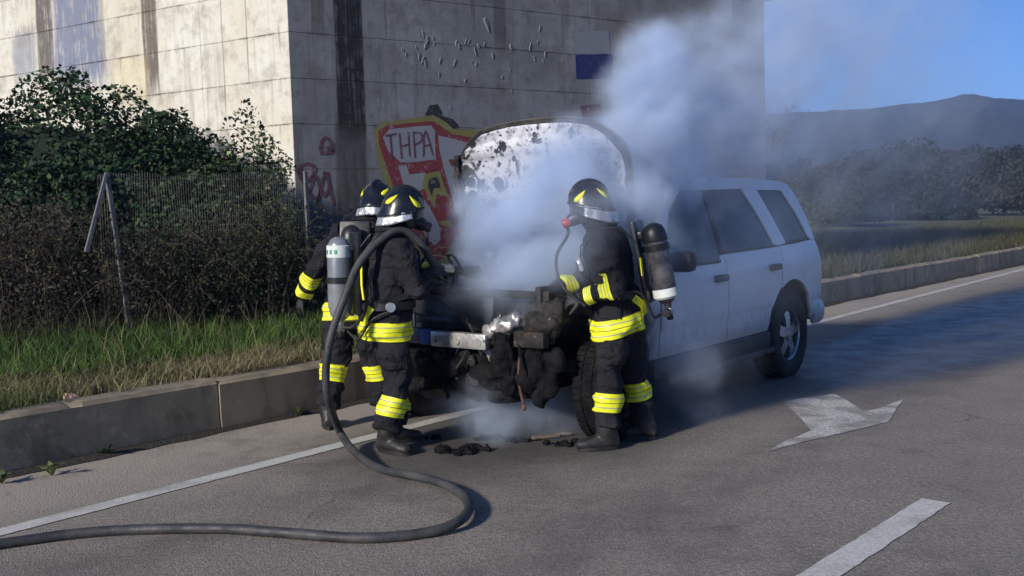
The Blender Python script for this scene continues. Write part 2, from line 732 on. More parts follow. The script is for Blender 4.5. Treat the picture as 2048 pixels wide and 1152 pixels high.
kerb = thing('kerb', None, None, (0, 0, 0))
tag(kerb, kind='structure')
KH = .378
for k in range(-6, 30):
    t0, t1 = 1.636 + 3.0 * k + .006, 1.636 + 3.0 * (k + 1) - .006
    m = MB()
    nseg = 40
    prof = [(0.0, -.05), (.012, .16), (.018, KH - .03), (.045, KH), (.20, KH + .004), (.24, KH - .02), (.24, -.05)]
    V, F = [], []
    dz, dn = random.uniform(-.008, .008), random.uniform(-.008, .008)
    for i in range(nseg + 1):
        t = t0 + (t1 - t0) * i / nseg
        for j, (n_, z_) in enumerate(prof):
            jit = .006 if 0 < j < 6 else 0
            chip = -.045 * (random.random() ** 5) if j == 3 else 0
            V.append(kb(t, n_ + dn + random.uniform(-jit, jit) * .6, z_ + chip + (dz if z_ > 0 else 0)))
    q = len(prof)
    for i in range(nseg):
        for j in range(q - 1):
            F.append((i * q + j, (i + 1) * q + j, (i + 1) * q + j + 1, i * q + j + 1))
    F.append(tuple(range(q)))
    F.append(tuple(nseg * q + j for j in range(q - 1, -1, -1)))
    m.add(V, F)
    m.build('kerb_block', MT['kerb'], kerb, angle=30)

# dark damp dirt gathered along the foot of the kerb
_g = Mat('gutter_dirt', .95)
_v = _g.pos()
_g.color(_g.mix(_g.noise(_v, 18, 5), (.018, .015, .011), (.05, .042, .03)))
_g.bump(_g.noise(_v, 35, 4), .8, .02)
V, F = [], []
N = 900
for i in range(N + 1):
    t = -14 + 80 * i / N
    w = .05 + .10 * max(0, noise.noise(Vector((t * .8, 3, 0))) + .45) + .035 * noise.noise(Vector((t * 4, 9, 0)))
    V += [kb(t, .02, .028), kb(t, -w * .45, .018), kb(t, -max(w, .02), .0045)]
for i in range(N):
    for j in range(2):
        F.append((3 * i + j, 3 * i + 3 + j, 3 * i + 4 + j, 3 * i + 1 + j))
me = bpy.data.meshes.new('gutter_dirt')
me.from_pydata(V, [], F)
me.materials.append(_g.m)
tag(link('gutter_dirt', me), 'dark damp dirt gathered along the foot of the kerb', 'dirt', kind='stuff')

# ---- verge behind the kerb
def fbm(x, y, s=1.0):
    return (np.sin(x * 1.3 * s + 1.7) * np.cos(y * 1.1 * s - .4) + .5 * np.sin(x * 2.9 * s + y * 2.3 * s)
            + .25 * np.cos(x * 6.1 * s - y * 5.3 * s + 2)) / 1.75


def verge_z(t, n):
    """height of the verge at t along the kerb and n metres behind its face"""
    n = np.asarray(n, float)
    t = np.asarray(t, float)
    up = np.clip((n - .24) / 2.5, 0, 1)
    return .345 + up * .10 + .05 * fbm(t, n, .9) * np.clip((n - .2) / .6, 0, 1) + .25 * np.clip((n - 8) / 12, 0, 1)


_g = Mat('verge_soil', .95)
_v = _g.pos()
_g.color(_g.mix(_g.step(_g.noise(_v, 3, 5), .35, .65), (.055, .062, .026), (.085, .085, .040)))
_g.bump(_g.noise(_v, 30, 4), .8, .03)
ts = np.concatenate([np.linspace(-18, 40, 140), np.linspace(42, 220, 60)])
ns = np.concatenate([np.linspace(.22, 6, 30), np.linspace(6.6, 60, 24)])
T, Nn = np.meshgrid(ts, ns, indexing='ij')
Z = verge_z(T, Nn)
V = np.stack([KA.x + KD.x * T + KN.x * Nn, KA.y + KD.y * T + KN.y * Nn, Z], -1).reshape(-1, 3)
a_ = np.arange(len(ts) * len(ns)).reshape(len(ts), len(ns))
F = np.stack([a_[:-1, :-1], a_[1:, :-1], a_[1:, 1:], a_[:-1, 1:]], -1).reshape(-1, 4)
o = npmesh('verge', V, F[:, ::-1], _g.m, smooth=True)
tag(o, kind='structure')

# ---- the bridge abutment
WC = atd(592, 400, 13.2)
WC = Vector((WC.x, WC.y, 0))
WR = Vector((.808, .589, 0)).normalized()
WL = Vector((-.844, .536, 0)).normalized()
NRM_R = Vector((WR.y, -WR.x, 0))          # towards the camera
NRM_L = Vector((-WL.y, WL.x, 0))
if NRM_L.y > 0:
    NRM_L = -NRM_L
WRLEN = 8.9


def wall_uv(x, y, face='R'):
    d = ray(x, y)
    n, e = (NRM_R, WR) if face == 'R' else (NRM_L, WL)
    o = Vector((0, 0, CAM_H))
    t = (WC - o).dot(n) / d.dot(n)
    p = o + d * t
    return (p - WC).dot(e), p.z


WRLEN = wall_uv(1530, 150)[0]


def wall_pt(u, z, off=0.0, face='R'):
    n, e = (NRM_R, WR) if face == 'R' else (NRM_L, WL)
    p = WC + e * u + n * off
    return Vector((p.x, p.y, z))


def wall_material(name, face, base, tint, streaks, extra=()):
    M = Mat(name, .9, spec=.25)
    v = M.pos()
    e = WR if face == 'R' else WL
    u = M.math('SUBTRACT', M.dot(v, tuple(e)), WC.dot(e))
    sep = nd(M.nt, "ShaderNodeSeparateXYZ")
    M.link(v, sep.inputs[0])
    z = sep.outputs[2]
    uz = M.comb(u, z, 0)
    cloud = M.noise(uz, .8, 6, .6)
    mott = M.noise(uz, 5, 6, .65)
    fine = M.noise(uz, 60, 4, .7)
    run = M.noise(M.scale(uz, (7, .45, 1)), 1.0, 6, .62)
    run2 = M.noise(M.scale(uz, (22, .7, 1)), 1.0, 5, .65)
    c = M.mix(M.step(cloud, .35, .68), base, tint)
    c = M.mix(M.step(mott, .48, .74, 0, .6), c, tuple(x * .5 for x in base))
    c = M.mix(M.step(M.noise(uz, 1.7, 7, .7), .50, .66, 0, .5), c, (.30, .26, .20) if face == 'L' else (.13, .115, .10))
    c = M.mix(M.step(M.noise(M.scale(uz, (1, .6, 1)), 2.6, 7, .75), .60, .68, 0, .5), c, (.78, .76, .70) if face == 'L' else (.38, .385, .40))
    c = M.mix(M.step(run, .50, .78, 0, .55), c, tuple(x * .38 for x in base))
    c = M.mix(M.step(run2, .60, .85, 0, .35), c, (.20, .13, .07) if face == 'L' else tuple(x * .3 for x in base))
    wob = M.math('MULTIPLY', M.math('SUBTRACT', M.noise(M.scale(uz, (3, .9, 1)), 1.0, 5, .65), .5), 1.0)
    for (x0, x1, y0, y1, colr, k, soft) in streaks:
        ua, za = wall_uv(x0, y0, face)
        ub, zb = wall_uv(x1, y1, face)
        um, w = (ua + ub) / 2, abs(ub - ua) / 2
        zt, zl = max(za, zb), min(za, zb)
        if y0 <= 0:
            zt = 99
        dd = M.math('ABSOLUTE', M.math('SUBTRACT', M.math('ADD', u, M.math('MULTIPLY', wob, w * soft * 1.6)), um))
        mk = M.step(dd, w * (1 - .45 * soft), w * (1 + .3 * soft), 1, 0)
        zz = M.math('ADD', z, M.math('MULTIPLY', M.math('SUBTRACT', run2, .5), .9))
        mk = M.math('MULTIPLY', mk, M.step(zz, zl - .12, zl + .30))
        if zt < 50:
            mk = M.math('MULTIPLY', mk, M.step(zz, zt - .15, zt + .1, 1, 0))
        br = M.step(M.math('ADD', M.math('MULTIPLY', run2, .6), M.math('MULTIPLY', mott, .4)), .30, .60, 1.0, .55)
        mk = M.math('MULTIPLY', M.math('MULTIPLY', mk, br), k) if k < .9 else M.math('MULTIPLY', M.math('MULTIPLY', mk, M.step(M.math('ADD', M.math('MULTIPLY', run2, .55), M.math('MULTIPLY', mott, .45)), .48, .66, 1, .35)), k)
        c = M.mix(mk, c, colr)
    jz = M.math('FRACT', M.math('DIVIDE', M.math('SUBTRACT', z, .48), .565))
    drip = M.math('MULTIPLY', M.step(jz, .45, .98), M.step(M.noise(M.scale(uz, (5.5, .25, 1)), 1.0, 5, .7), .50, .72))
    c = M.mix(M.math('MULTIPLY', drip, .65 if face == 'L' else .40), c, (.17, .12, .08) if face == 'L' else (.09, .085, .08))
    lip = M.math('MULTIPLY', M.step(M.math('ABSOLUTE', M.math('SUBTRACT', jz, .5)), .455, .50), M.step(M.noise(uz, 3.0, 5, .7), .42, .66))
    c = M.mix(M.math('MULTIPLY', lip, .75), c, (.08, .06, .045))
    M.color(M.mix(M.step(fine, .4, .8, 0, .35), c, tuple(x * .5 for x in base)))
    M.bump(mott, .35, .02)
    M.bump(fine, .5, .004)
    return M.m


RUST = (.22, .12, .06)
GREYB = (.20, .17, .15)
MT['wall_left'] = wall_material('abutment_concrete_lit', 'L', (.66, .61, .50), (.74, .72, .64), [  # paler copy of the concrete: this face's brighter light is put into its colour
    (66, 112, -40, 165, (.10, .085, .085), .93, .35),
    (100, 215, -40, 178, (.16, .19, .29), .92, .6),  # bluish cast shade painted into the wall colour, here and the entry below
    (25, 75, 60, 178, (.20, .23, .31), .85, .8),
    (278, 322, -40, 195, (.12, .09, .075), .93, .35),
    (196, 216, -40, 160, (.26, .22, .18), .7, .6),
    (396, 410, 5, 260, RUST, .88, .8),
    (440, 452, -40, 250, (.17, .13, .10), .85, .7),
    (487, 500, -40, 175, (.17, .13, .10), .8, .7),
    (555, 562, 55, 105, (.10, .08, .06), .8, .5),
    (218, 300, 120, 210, (.70, .58, .28), .45, .8),
])
MT['wall_right'] = wall_material('abutment_concrete_shaded', 'R', (.205, .202, .200), (.280, .276, .273), [  # darker copy for the face away from the light, shading in the base colour
    (664, 734, -40, 290, (.012, .012, .015), .97, .22),
    (668, 745, 230, 560, (.028, .022, .018), .88, .35),
    (580, 700, 400, 640, (.045, .038, .030), .8, .6),
    (586, 612, 250, 420, (.10, .09, .08), .6, .6),
    (690, 780, 560, 700, (.05, .045, .04), .7, .6),
    (618, 652, -40, 92, (.085, .065, .05), .75, .4),
    (600, 650, 92, 260, (.15, .14, .13), .45, .6),
    (766, 774, -40, 80, (.06, .055, .055), .7, .5),
    (940, 952, -40, 85, (.10, .085, .075), .7, .5),
    (985, 1014, -40, 110, (.055, .052, .058), .8, .35),
    (1120, 1140, -40, 90, (.11, .10, .09), .5, .6),
    (1235, 1290, -40, 60, (.10, .095, .10), .6, .5),
    (1225, 1300, 30, 110, (.24, .17, .10), .5, .7),
    (1462, 1512, -40, 58, (.018, .022, .028), .95, .25),
    (760, 1215, 190, 250, (.34, .34, .36), .40, .9),
    (1040, 1110, 80, 170, (.10, .10, .11), .4, .9),
])
MT['wall_core'] = simple('abutment_core', (.06, .055, .05), (.09, .08, .07), .95, scale=2)
wall = thing('bridge_abutment', 'tall stained concrete bridge abutment behind the burning car', 'bridge abutment')
rows = [-.3, .48, 1.045, 1.61, 2.175, 2.74, 3.305, 3.87, 4.435, 5.0, 6.1, 7.2, 8.3]
G = .003


def panel_box(face, u0, u1, z0, z1, off, mat):
    m = MB()
    ch = .004
    th = .16
    # front slightly bowed in and chamfered
    A = [(u0, z0), (u1, z0), (u1, z1), (u0, z1)]
    I = [(u0 + ch, z0 + ch), (u1 - ch, z0 + ch), (u1 - ch, z1 - ch), (u0 + ch, z1 - ch)]
    V = [wall_pt(u, z, -th, face) for u, z in A] + [wall_pt(u, z, off - ch, face) for u, z in A] + [wall_pt(u, z, off, face) for u, z in I]
    F = [(0, 1, 5, 4), (1, 2, 6, 5), (2, 3, 7, 6), (3, 0, 4, 7), (4, 5, 9, 8), (5, 6, 10, 9), (6, 7, 11, 10), (7, 4, 8, 11), (8, 9, 10, 11), (3, 2, 1, 0)]
    m.add(V, F)
    return m.build('concrete_panel', mat, wall, smooth=False)


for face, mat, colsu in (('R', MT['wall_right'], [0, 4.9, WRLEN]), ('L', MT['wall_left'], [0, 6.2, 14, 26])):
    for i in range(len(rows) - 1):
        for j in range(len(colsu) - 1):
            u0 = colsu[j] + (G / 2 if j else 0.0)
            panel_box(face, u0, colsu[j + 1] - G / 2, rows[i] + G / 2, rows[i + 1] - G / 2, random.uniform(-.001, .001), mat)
# the mass of the abutment behind the facing, and its far return
m = MB()
bR = [wall_pt(0, 0, -.03), wall_pt(WRLEN - .02, 0, -.03)]
far = wall_pt(WRLEN - .02, 0, -.03) - NRM_R * 12
lft = wall_pt(26, 0, -.03, 'L')
poly = [lft, WC - NRM_R * .03 - NRM_L * .0 + Vector((0, .03, 0)), bR[1], far]
V = [(p.x, p.y, -.3) for p in poly] + [(p.x, p.y, 8.28) for p in poly]
m.add(V, [(0, 1, 5, 4), (1, 2, 6, 5), (2, 3, 7, 6), (3, 0, 4, 7), (4, 5, 6, 7), (3, 2, 1, 0)])
m.build('core', MT['wall_core'], wall, smooth=False)
# rusty bracket sticking out by the top right corner
m = MB()
p = atd(1541, 1, 18.3)
m.bbox((p.x - .02, p.y, p.z + .03), (.16, .10, .07), .01)
m.bbox((p.x - .22, p.y, p.z + .03), (.34, .03, .03), .005)
m.build('rusty_bracket', simple('rusty_iron', (.16, .07, .05), (.08, .05, .045), .8, scale=20), wall)

# ---- peeled flakes of render on the wall
MT['flake'] = simple('render_flake', (.34, .33, .32), (.22, .215, .21), .85, scale=30)
flk = []
for k in range(5):
    m = MB()
    n = random.randint(5, 7)
    out = []
    for i in range(n):
        a = 2 * math.pi * i / n
        r = random.uniform(.5, 1.1)
        out.append((math.cos(a) * r * .55, math.sin(a) * r))
    V = [(x, -.0, y) for x, y in out] + [(x * .8, -.05 - .22 * max(0, .45 - x) * random.uniform(.6, 1.2), y * .9) for x, y in out]
    F = [tuple(range(n)), tuple(range(2 * n - 1, n - 1, -1))] + [(i, (i + 1) % n, n + (i + 1) % n, n + i) for i in range(n)]
    m.add(V, F)
    me = m.mesh('render_flake')
    bm = bmesh.new(); bm.from_mesh(me); bmesh.ops.recalc_face_normals(bm, faces=bm.faces); bm.to_mesh(me); bm.free()
    me.materials.append(MT['flake'])
    flk.append(me)
fl = [(805, 100, 9), (812, 108, 7), (846, 68, 8), (855, 78, 10), (852, 90, 9), (866, 76, 8), (838, 112, 10), (846, 120, 8), (850, 125, 9),
      (868, 88, 6), (880, 122, 9), (878, 148, 6), (910, 124, 10), (913, 86, 11), (918, 92, 9), (932, 82, 7), (938, 82, 8), (950, 102, 9),
      (957, 92, 11), (968, 90, 8), (985, 110, 11), (972, 45, 16), (1022, 95, 17), (952, 130, 8), (943, 124, 5), (1004, 155, 9), (1020, 140, 7),
      (930, 162, 9), (1060, 95, 10), (1075, 84, 9), (1090, 110, 9), (1068, 116, 8), (1086, 122, 6), (1080, 55, 9), (1198, 183, 8), (1023, 182, 7), (900, 215, 6), (832, 95, 6)]
ang_r = math.atan2(WR.y, WR.x)
for x, y, s in fl:
    u, z = wall_uv(x, y)
    o = link('render_flake', random.choice(flk), wall)
    o.location = wall_pt(u, z, .004)
    o.rotation_euler = (0, random.uniform(-.5, .5), ang_r)
    k = s / 210 * random.uniform(.75, 1.0)
    o.scale = (k * random.uniform(.7, 1.3), k * .8, k * random.uniform(.9, 2.0))


# ---- paint on the wall: each coat lies a few millimetres proud of the one below
def wall_poly(m, pts, off, dens=.12, jit=.006):
    uv = [wall_uv(x, y) for x, y in pts]
    P = []
    for i, p in enumerate(uv):
        q = uv[(i + 1) % len(uv)]
        L = math.hypot(q[0] - p[0], q[1] - p[1])
        k = max(1, int(L / dens))
        for j in range(k):
            f = j / k
            P.append((p[0] + (q[0] - p[0]) * f + random.uniform(-jit, jit), p[1] + (q[1] - p[1]) * f + random.uniform(-jit, jit)))
    bm = bmesh.new()
    f = bm.faces.new([bm.verts.new(wall_pt(u, z, off)) for u, z in P])
    bmesh.ops.triangulate(bm, faces=[f])
    bm.verts.index_update()
    m.add([v.co.copy() for v in bm.verts], [tuple(v.index for v in f.verts) for f in bm.faces])
    bm.free()


def wall_stroke(m, pts, w, off):
    uv = [wall_uv(x, y) for x, y in pts]
    P = spline([Vector((u, z, 0)) for u, z in uv], 6) if len(uv) > 2 else [Vector((u, z, 0)) for u, z in uv]
    V, F = [], []
    for i, p in enumerate(P):
        t = (P[min(i + 1, len(P) - 1)] - P[max(i - 1, 0)]).normalized()
        n = Vector((-t.y, t.x, 0))
        ww = w / 2 * random.uniform(.85, 1.15)
        for s in (-1, 1):
            q = p + n * (s * ww)
            V.append(wall_pt(q.x, q.y, off))
    for i in range(len(P) - 1):
        F.append((2 * i, 2 * i + 1, 2 * i + 3, 2 * i + 2))
    m.add(V, F)


def spray(name, c1, c2, wear=(.30, .28, .26)):
    M = Mat(name, .8, spec=.3)
    v = M.pos()
    c = M.mix(M.noise(v, 4, 5), c1, c2)
    M.color(M.mix(M.step(M.noise(v, 14, 6, .7), .52, .70, 0, .75), c, wear))
    M.bump(M.noise(v, 60, 4, .7), .4, .004)
    return M.m


gy = spray('spray_yellow', (.25, .215, .06), (.19, .17, .06))
gr = spray('spray_red', (.23, .045, .05), (.17, .035, .04))
gg = spray('spray_grey', (.30, .305, .33), (.24, .24, .26))
gd = spray('spray_maroon', (.10, .05, .06), (.13, .07, .08))
gk = spray('spray_black', (.02, .02, .022), (.04, .04, .04))
gp = spray('spray_faded_red', (.14, .055, .065), (.12, .065, .07))
graf = thing('shield_graffiti', 'large red, grey and yellow graffiti shield lettered THPA beside the raised hood', 'graffiti')
m = MB()
wall_poly(m, [(866, 236), (880, 230), (905, 238), (918, 252), (905, 262), (868, 244)], .0035)
wall_poly(m, [(850, 230), (858, 212), (874, 208), (884, 224), (876, 238)], .0035)
m.build('black_smudge', gk, graf, smooth=False)
m = MB()
wall_poly(m, [(748, 262), (762, 244), (800, 240), (866, 231), (892, 246), (905, 258), (960, 262), (985, 280), (965, 380), (930, 470), (900, 520), (880, 545),
              (850, 530), (818, 470), (785, 400), (762, 340), (752, 300)], .0050)
m.build('yellow_outline', gy, graf, smooth=False)
m = MB()
wall_poly(m, [(757, 262), (775, 250), (866, 242), (886, 258), (905, 268), (950, 276), (972, 290), (950, 385), (915, 465), (893, 510), (872, 525),
              (846, 505), (815, 455), (790, 385), (768, 320), (758, 290)], .0065)
m.build('red_outline', gr, graf, smooth=False)
m = MB()
wall_poly(m, [(765, 274), (778, 258), (862, 251), (869, 262), (871, 322), (800, 325), (776, 304)], .0080)
wall_poly(m, [(876, 270), (905, 278), (945, 288), (958, 296), (940, 380), (915, 440), (905, 400), (888, 340), (878, 300)], .0080)
wall_poly(m, [(796, 332), (846, 326), (850, 350), (846, 384), (862, 420), (880, 455), (880, 480), (868, 492), (852, 478), (838, 440), (818, 402), (806, 366)], .0080)
m.build('grey_fill', gg, graf, smooth=False)
m = MB()
wall_poly(m, [(812, 328), (868, 318), (874, 340), (818, 348)], .0095)
wall_poly(m, [(828, 430), (846, 428), (840, 456), (822, 442)], .0095)
wall_poly(m, [(836, 382), (862, 372), (878, 400), (902, 428), (898, 450), (874, 428), (852, 408)], .0095)
wall_poly(m, [(896, 318), (918, 320), (914, 336), (900, 330)], .0095)
m.build('red_strokes', gr, graf, smooth=False)
m = MB()
wall_poly(m, [(848, 348), (878, 342), (888, 372), (898, 395), (872, 388), (868, 418), (852, 388), (844, 372)], .0110)
wall_poly(m, [(874, 442), (900, 440), (904, 456), (884, 452)], .0110)
m.build('yellow_star', gy, graf, smooth=False)
m = MB()
wall_poly(m, [(857, 356), (874, 354), (880, 376), (866, 376), (862, 392), (854, 374)], .0125)
m.build('dark_star_centre', gk, graf, smooth=False)
m = MB()
for s in ([(770, 272), (792, 268)], [(780, 270), (784, 320)], [(798, 266), (803, 318)], [(816, 264), (819, 312)], [(800, 293), (818, 289)],
          [(826, 264), (830, 316)], [(826, 265), (842, 268), (842, 282), (829, 290)], [(846, 314), (850, 262), (866, 312)], [(848, 292), (860, 290)]):
    wall_stroke(m, s, .030, .0098)
m.build('lettering', gd, graf, smooth=False)

scr = thing('scrawl_graffiti', 'faded dark red scrawled graffiti tag left of the black soot streak', 'graffiti')
m = MB()
wall_stroke(m, [(592, 336), (608, 362), (625, 352), (628, 334), (612, 328), (598, 338), (610, 372), (632, 402), (645, 420)], .045, .0035)
wall_stroke(m, [(602, 406), (618, 384), (630, 352), (640, 380), (634, 405), (652, 345), (662, 385), (668, 410)], .04, .0035)
wall_stroke(m, [(642, 365), (650, 345), (658, 372), (648, 392), (640, 376)], .035, .0050)
m.build('scrawl', gp, scr, smooth=False)
m = MB()
wall_stroke(m, [(640, 300), (644, 282), (652, 276), (662, 285), (664, 304), (640, 306)], .045, .0035)
wall_stroke(m, [(648, 298), (656, 294), (662, 302)], .03, .010)
tag(m.build('loop_graffiti', gp, None, smooth=False), 'small dark red spray painted loop above the scrawled tag', 'graffiti')
pb = thing('painted_panel', 'faded white over dark blue rectangle painted high on the wall', 'painted panel')
m = MB()
wall_poly(m, [(1148, 64), (1217, 62), (1219, 107), (1150, 108)], .0035)
m.build('white_field', spray('paint_offwhite', (.27, .28, .29), (.20, .21, .22)), pb, smooth=False)
m = MB()
wall_poly(m, [(1150, 110), (1226, 108), (1224, 158), (1152, 158)], .0035)
m.build('blue_field', spray('paint_navy', (.022, .028, .11), (.03, .035, .13), (.10, .10, .14)), pb, smooth=False)
m = MB()
wall_poly(m, [(1160, 212), (1200, 208), (1206, 232), (1165, 236)], .010)
tag(m.build('red_smear', gp, None, smooth=False), 'faded maroon smear on the wall just above the hood', 'graffiti')
# ================================================================== VEGETATION
def leaf_mat(name, rough=.65, trans=.25):
    M = Mat(name, rough, spec=.3)
    M.color(M.attr('tint'))
    M.b.inputs['Subsurface Weight'].default_value = 0
    nt = M.nt
    tr = nd(nt, "ShaderNodeBsdfTranslucent")
    mx = nd(nt, "ShaderNodeMixShader")
    mx.inputs[0].default_value = trans
    M.link(M.attr('tint'), tr.inputs[0])
    M.link(M.b.outputs[0], mx.inputs[1])
    M.link(tr.outputs[0], mx.inputs[2])
    M.link(mx.outputs[0], nt.nodes["Material Output"].inputs[0])
    return M.m


MT['leaf'] = leaf_mat('foliage', .8, .12)
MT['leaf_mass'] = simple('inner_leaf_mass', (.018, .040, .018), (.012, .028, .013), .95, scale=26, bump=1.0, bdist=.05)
MT['blade'] = leaf_mat('grass_blades', .7, .3)
MT['bark'] = simple('bark', (.05, .038, .028), (.09, .07, .05), .9, scale=12, bump=.6, bdist=.01)
MT['dry_stem'] = simple('dry_stems', (.050, .038, .026), (.09, .07, .048), .9, scale=9, bump=.2)


def leaves(P, Nrm, L, W, col, var, rng=RNG):
    """kite shaped leaves at P facing roughly Nrm -> verts, faces, colours"""
    n = len(P)
    d = Nrm + rng.normal(0, .75, (n, 3))
    d /= np.linalg.norm(d, axis=1)[:, None]
    r = rng.normal(0, 1, (n, 3))
    a = np.cross(d, r)
    a /= np.linalg.norm(a, axis=1)[:, None]
    b = np.cross(d, a)
    l = (L * rng.uniform(.6, 1.4, n))[:, None]
    w = (W * rng.uniform(.6, 1.4, n))[:, None]
    V = np.stack([P - a * l * .5, P + b * w * .5 + d * w * .15, P + a * l * .5 - d * l * .12, P - b * w * .5 + d * w * .15], 1).reshape(-1, 3)
    F = np.arange(4 * n).reshape(n, 4)
    c = col * (1 + rng.normal(0, var, (n, 1))) * (1 + rng.normal(0, var * .35, (n, 3)))
    return V, F, np.repeat(np.clip(c, .004, 1), 4, 0)


def clump_noise(P, s):
    x, y, z = P[:, 0] * s, P[:, 1] * s, P[:, 2] * s
    return (np.sin(x * 1.9 + 2.1 * np.sin(y * 1.3)) + np.sin(y * 2.3 + 1.7 * np.sin(z * 1.7)) + np.sin(z * 2.1 + 1.9 * np.sin(x * 1.1))) / 3


def cloud_points(ell, n, rng=RNG, depth=.35, gap=.2, s=2.2):
    """points in the outer layer of a union of ellipsoids with clumped outline"""
    vol = np.array([e[1][0] * e[1][1] + e[1][0] * e[1][2] for e in ell])
    out, nn = [], []
    for e, k in zip(ell, (n * vol / vol.sum()).astype(int)):
        d = rng.normal(0, 1, (k * 2, 3))
        d[:, 2] = np.abs(d[:, 2]) * 1.0 - .25
        d /= np.linalg.norm(d, axis=1)[:, None]
        c, r = np.array(e[0]), np.array(e[1])
        q = c + d * r
        f = 1 + .16 * clump_noise(q, s) + .07 * clump_noise(q, s * 3.1)
        rr = (1 - depth * rng.random(len(d)) ** 1.6) * f
        P = c + d * r * rr[:, None]
        keep = clump_noise(P, s * 1.7) + rng.normal(0, .25, len(P)) > -gap * 2.2
        P, d = P[keep][:k], d[keep][:k]
        out.append(P)
        nn.append(d)
    return np.concatenate(out), np.concatenate(nn)


def stems(m, base, tips, r0, n=5):
    for t in tips:
        b = Vector(base) + Vector((random.uniform(-.1, .1), random.uniform(-.1, .1), 0))
        t = Vector(t)
        mid = b.lerp(t, .5) + Vector((random.uniform(-.15, .15), random.uniform(-.15, .15), .15))
        P = spline([b, mid, t], 4)
        m.loft(P, [r0 * (1 - .75 * i / (len(P) - 1)) for i in range(len(P))], n)


def shrub(name, label, cat, base, ell, n, L, W, cols, group=None, var=.3, depth=.35, gap=.2, s=2.2, nst=16, r0=.025, core=True):
    t = thing(name, label, cat, base, 0, group)
    b = np.array(base)
    ell = [((e[0][0] - b[0], e[0][1] - b[1], e[0][2] - b[2]), e[1]) for e in ell]
    P, D = cloud_points(ell, n, depth=depth, gap=gap, s=s)
    k = clump_noise(P, .9)[:, None] * .5 + .5 + RNG.normal(0, .18, (len(P), 1))
    k = np.clip(k, 0, 1)
    col = np.array(cols[0]) * (1 - k) + np.array(cols[1]) * k
    if len(cols) > 2:
        w = (RNG.random((len(P), 1)) < .12)
        col = np.where(w, np.array(cols[2]), col)
    V, F, C_ = leaves(P, D, L, W, col, var)
    npmesh('foliage', V, F, MT['leaf'], t, C_)
    # dense shaded interior of the bush
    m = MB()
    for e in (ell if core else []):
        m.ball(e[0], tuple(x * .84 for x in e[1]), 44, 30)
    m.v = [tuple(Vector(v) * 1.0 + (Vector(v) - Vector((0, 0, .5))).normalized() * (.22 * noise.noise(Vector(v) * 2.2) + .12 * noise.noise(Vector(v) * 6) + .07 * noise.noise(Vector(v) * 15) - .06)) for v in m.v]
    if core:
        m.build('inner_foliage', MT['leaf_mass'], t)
    m = MB()
    for e in ell:
        tips = []
        for _ in range(max(3, nst // len(ell))):
            a, h = random.uniform(0, 6.28), random.uniform(.25, .95)
            q = math.sqrt(max(0, 1 - h * h)) * random.uniform(.6, 1)
            tips.append((e[0][0] + math.cos(a) * e[1][0] * q, e[0][1] + math.sin(a) * e[1][1] * q, e[0][2] + e[1][2] * h))
        stems(m, (e[0][0], e[0][1], 0), tips, r0)
    m.build('stem', MT['bark'], t)
    return t


G1, G2, G3 = (.016, .040, .018), (.032, .066, .024), (.055, .075, .03)
shrub('ivy_mound', 'huge dark green mounded shrub against the bright wall', 'shrub', (-5.6, 12.6, .4),
      [((-5.55, 12.9, .6), (2.45, 1.5, 2.60)), ((-7.9, 13.2, .5), (1.9, 1.6, 2.5)), ((-5.0, 12.0, .4), (1.3, 1.2, 1.9)), ((-6.6, 12.0, .4), (1.5, 1.2, 2.0))],
      95000, .072, .052, (G1, G2, G3), gap=.55, nst=30, depth=.16)
shrub('shoulder_shrub', 'dark green shrub sloping down from the huge mound behind the wire fence', 'shrub', (-4.2, 12.3, .4),
      [((-4.1, 12.45, .5), (1.1, 1.0, 2.25)), ((-3.5, 12.3, .4), (.8, .8, 1.95))], 34000, .070, .050, (G1, G2, G3), gap=.5, depth=.16)
shrub('corner_shrub', 'loose leafy green shrub at the corner of the concrete wall', 'shrub', (-2.95, 12.0, .4),
      [((-3.1, 12.1, .5), (.72, .6, 2.15)), ((-2.72, 11.95, .4), (.48, .5, 1.95))], 17000, .06, .04, (G1, (.06, .09, .035), (.16, .15, .08)), depth=.6, gap=.12, s=3.2, core=False)


def bramble(label, base, rx, ry, h, n_st, n_lf, cols, group='dry bramble thickets'):
    t = thing('bramble_thicket', label, 'bramble', base, 0, group)
    m = MB()
    tipP = []
    for _ in range(n_st):
        a, q = random.uniform(0, 6.28), random.random() ** .5
        b = Vector((math.cos(a) * rx * q * .8, math.sin(a) * ry * q * .8, -.05))
        hh = h * random.uniform(.45, 1.05)
        sw = Vector((random.gauss(0, .28), random.gauss(0, .2), 0))
        P = spline([b, b + sw * .3 + Vector((0, 0, hh * .55)), b + sw + Vector((0, 0, hh * .95)), b + sw * 1.8 + Vector((0, 0, hh * random.uniform(.6, 1.0)))], 4)
        m.loft(P, [random.uniform(.004, .008) * (1.2 - i / len(P)) for i in range(len(P))], 4)
        tipP += [tuple(p) for p in P[3:]]
    m.build('stem', MT['dry_stem'], t)
    base_ = np.array(tipP)
    n_lf *= 2
    P = base_[RNG.integers(0, len(base_), n_lf)] + RNG.normal(0, .10, (n_lf, 3))
    P[:, 2] = np.clip(P[:, 2], .0, None)
    k = RNG.random((n_lf, 1))
    col = np.array(cols[0]) * (1 - k) + np.array(cols[1]) * k
    V, F, C_ = leaves(P, np.tile(np.array([0, -.5, .5]), (n_lf, 1)), .042, .022, col, .35)
    npmesh('foliage', V, F, MT['leaf'], t, C_)


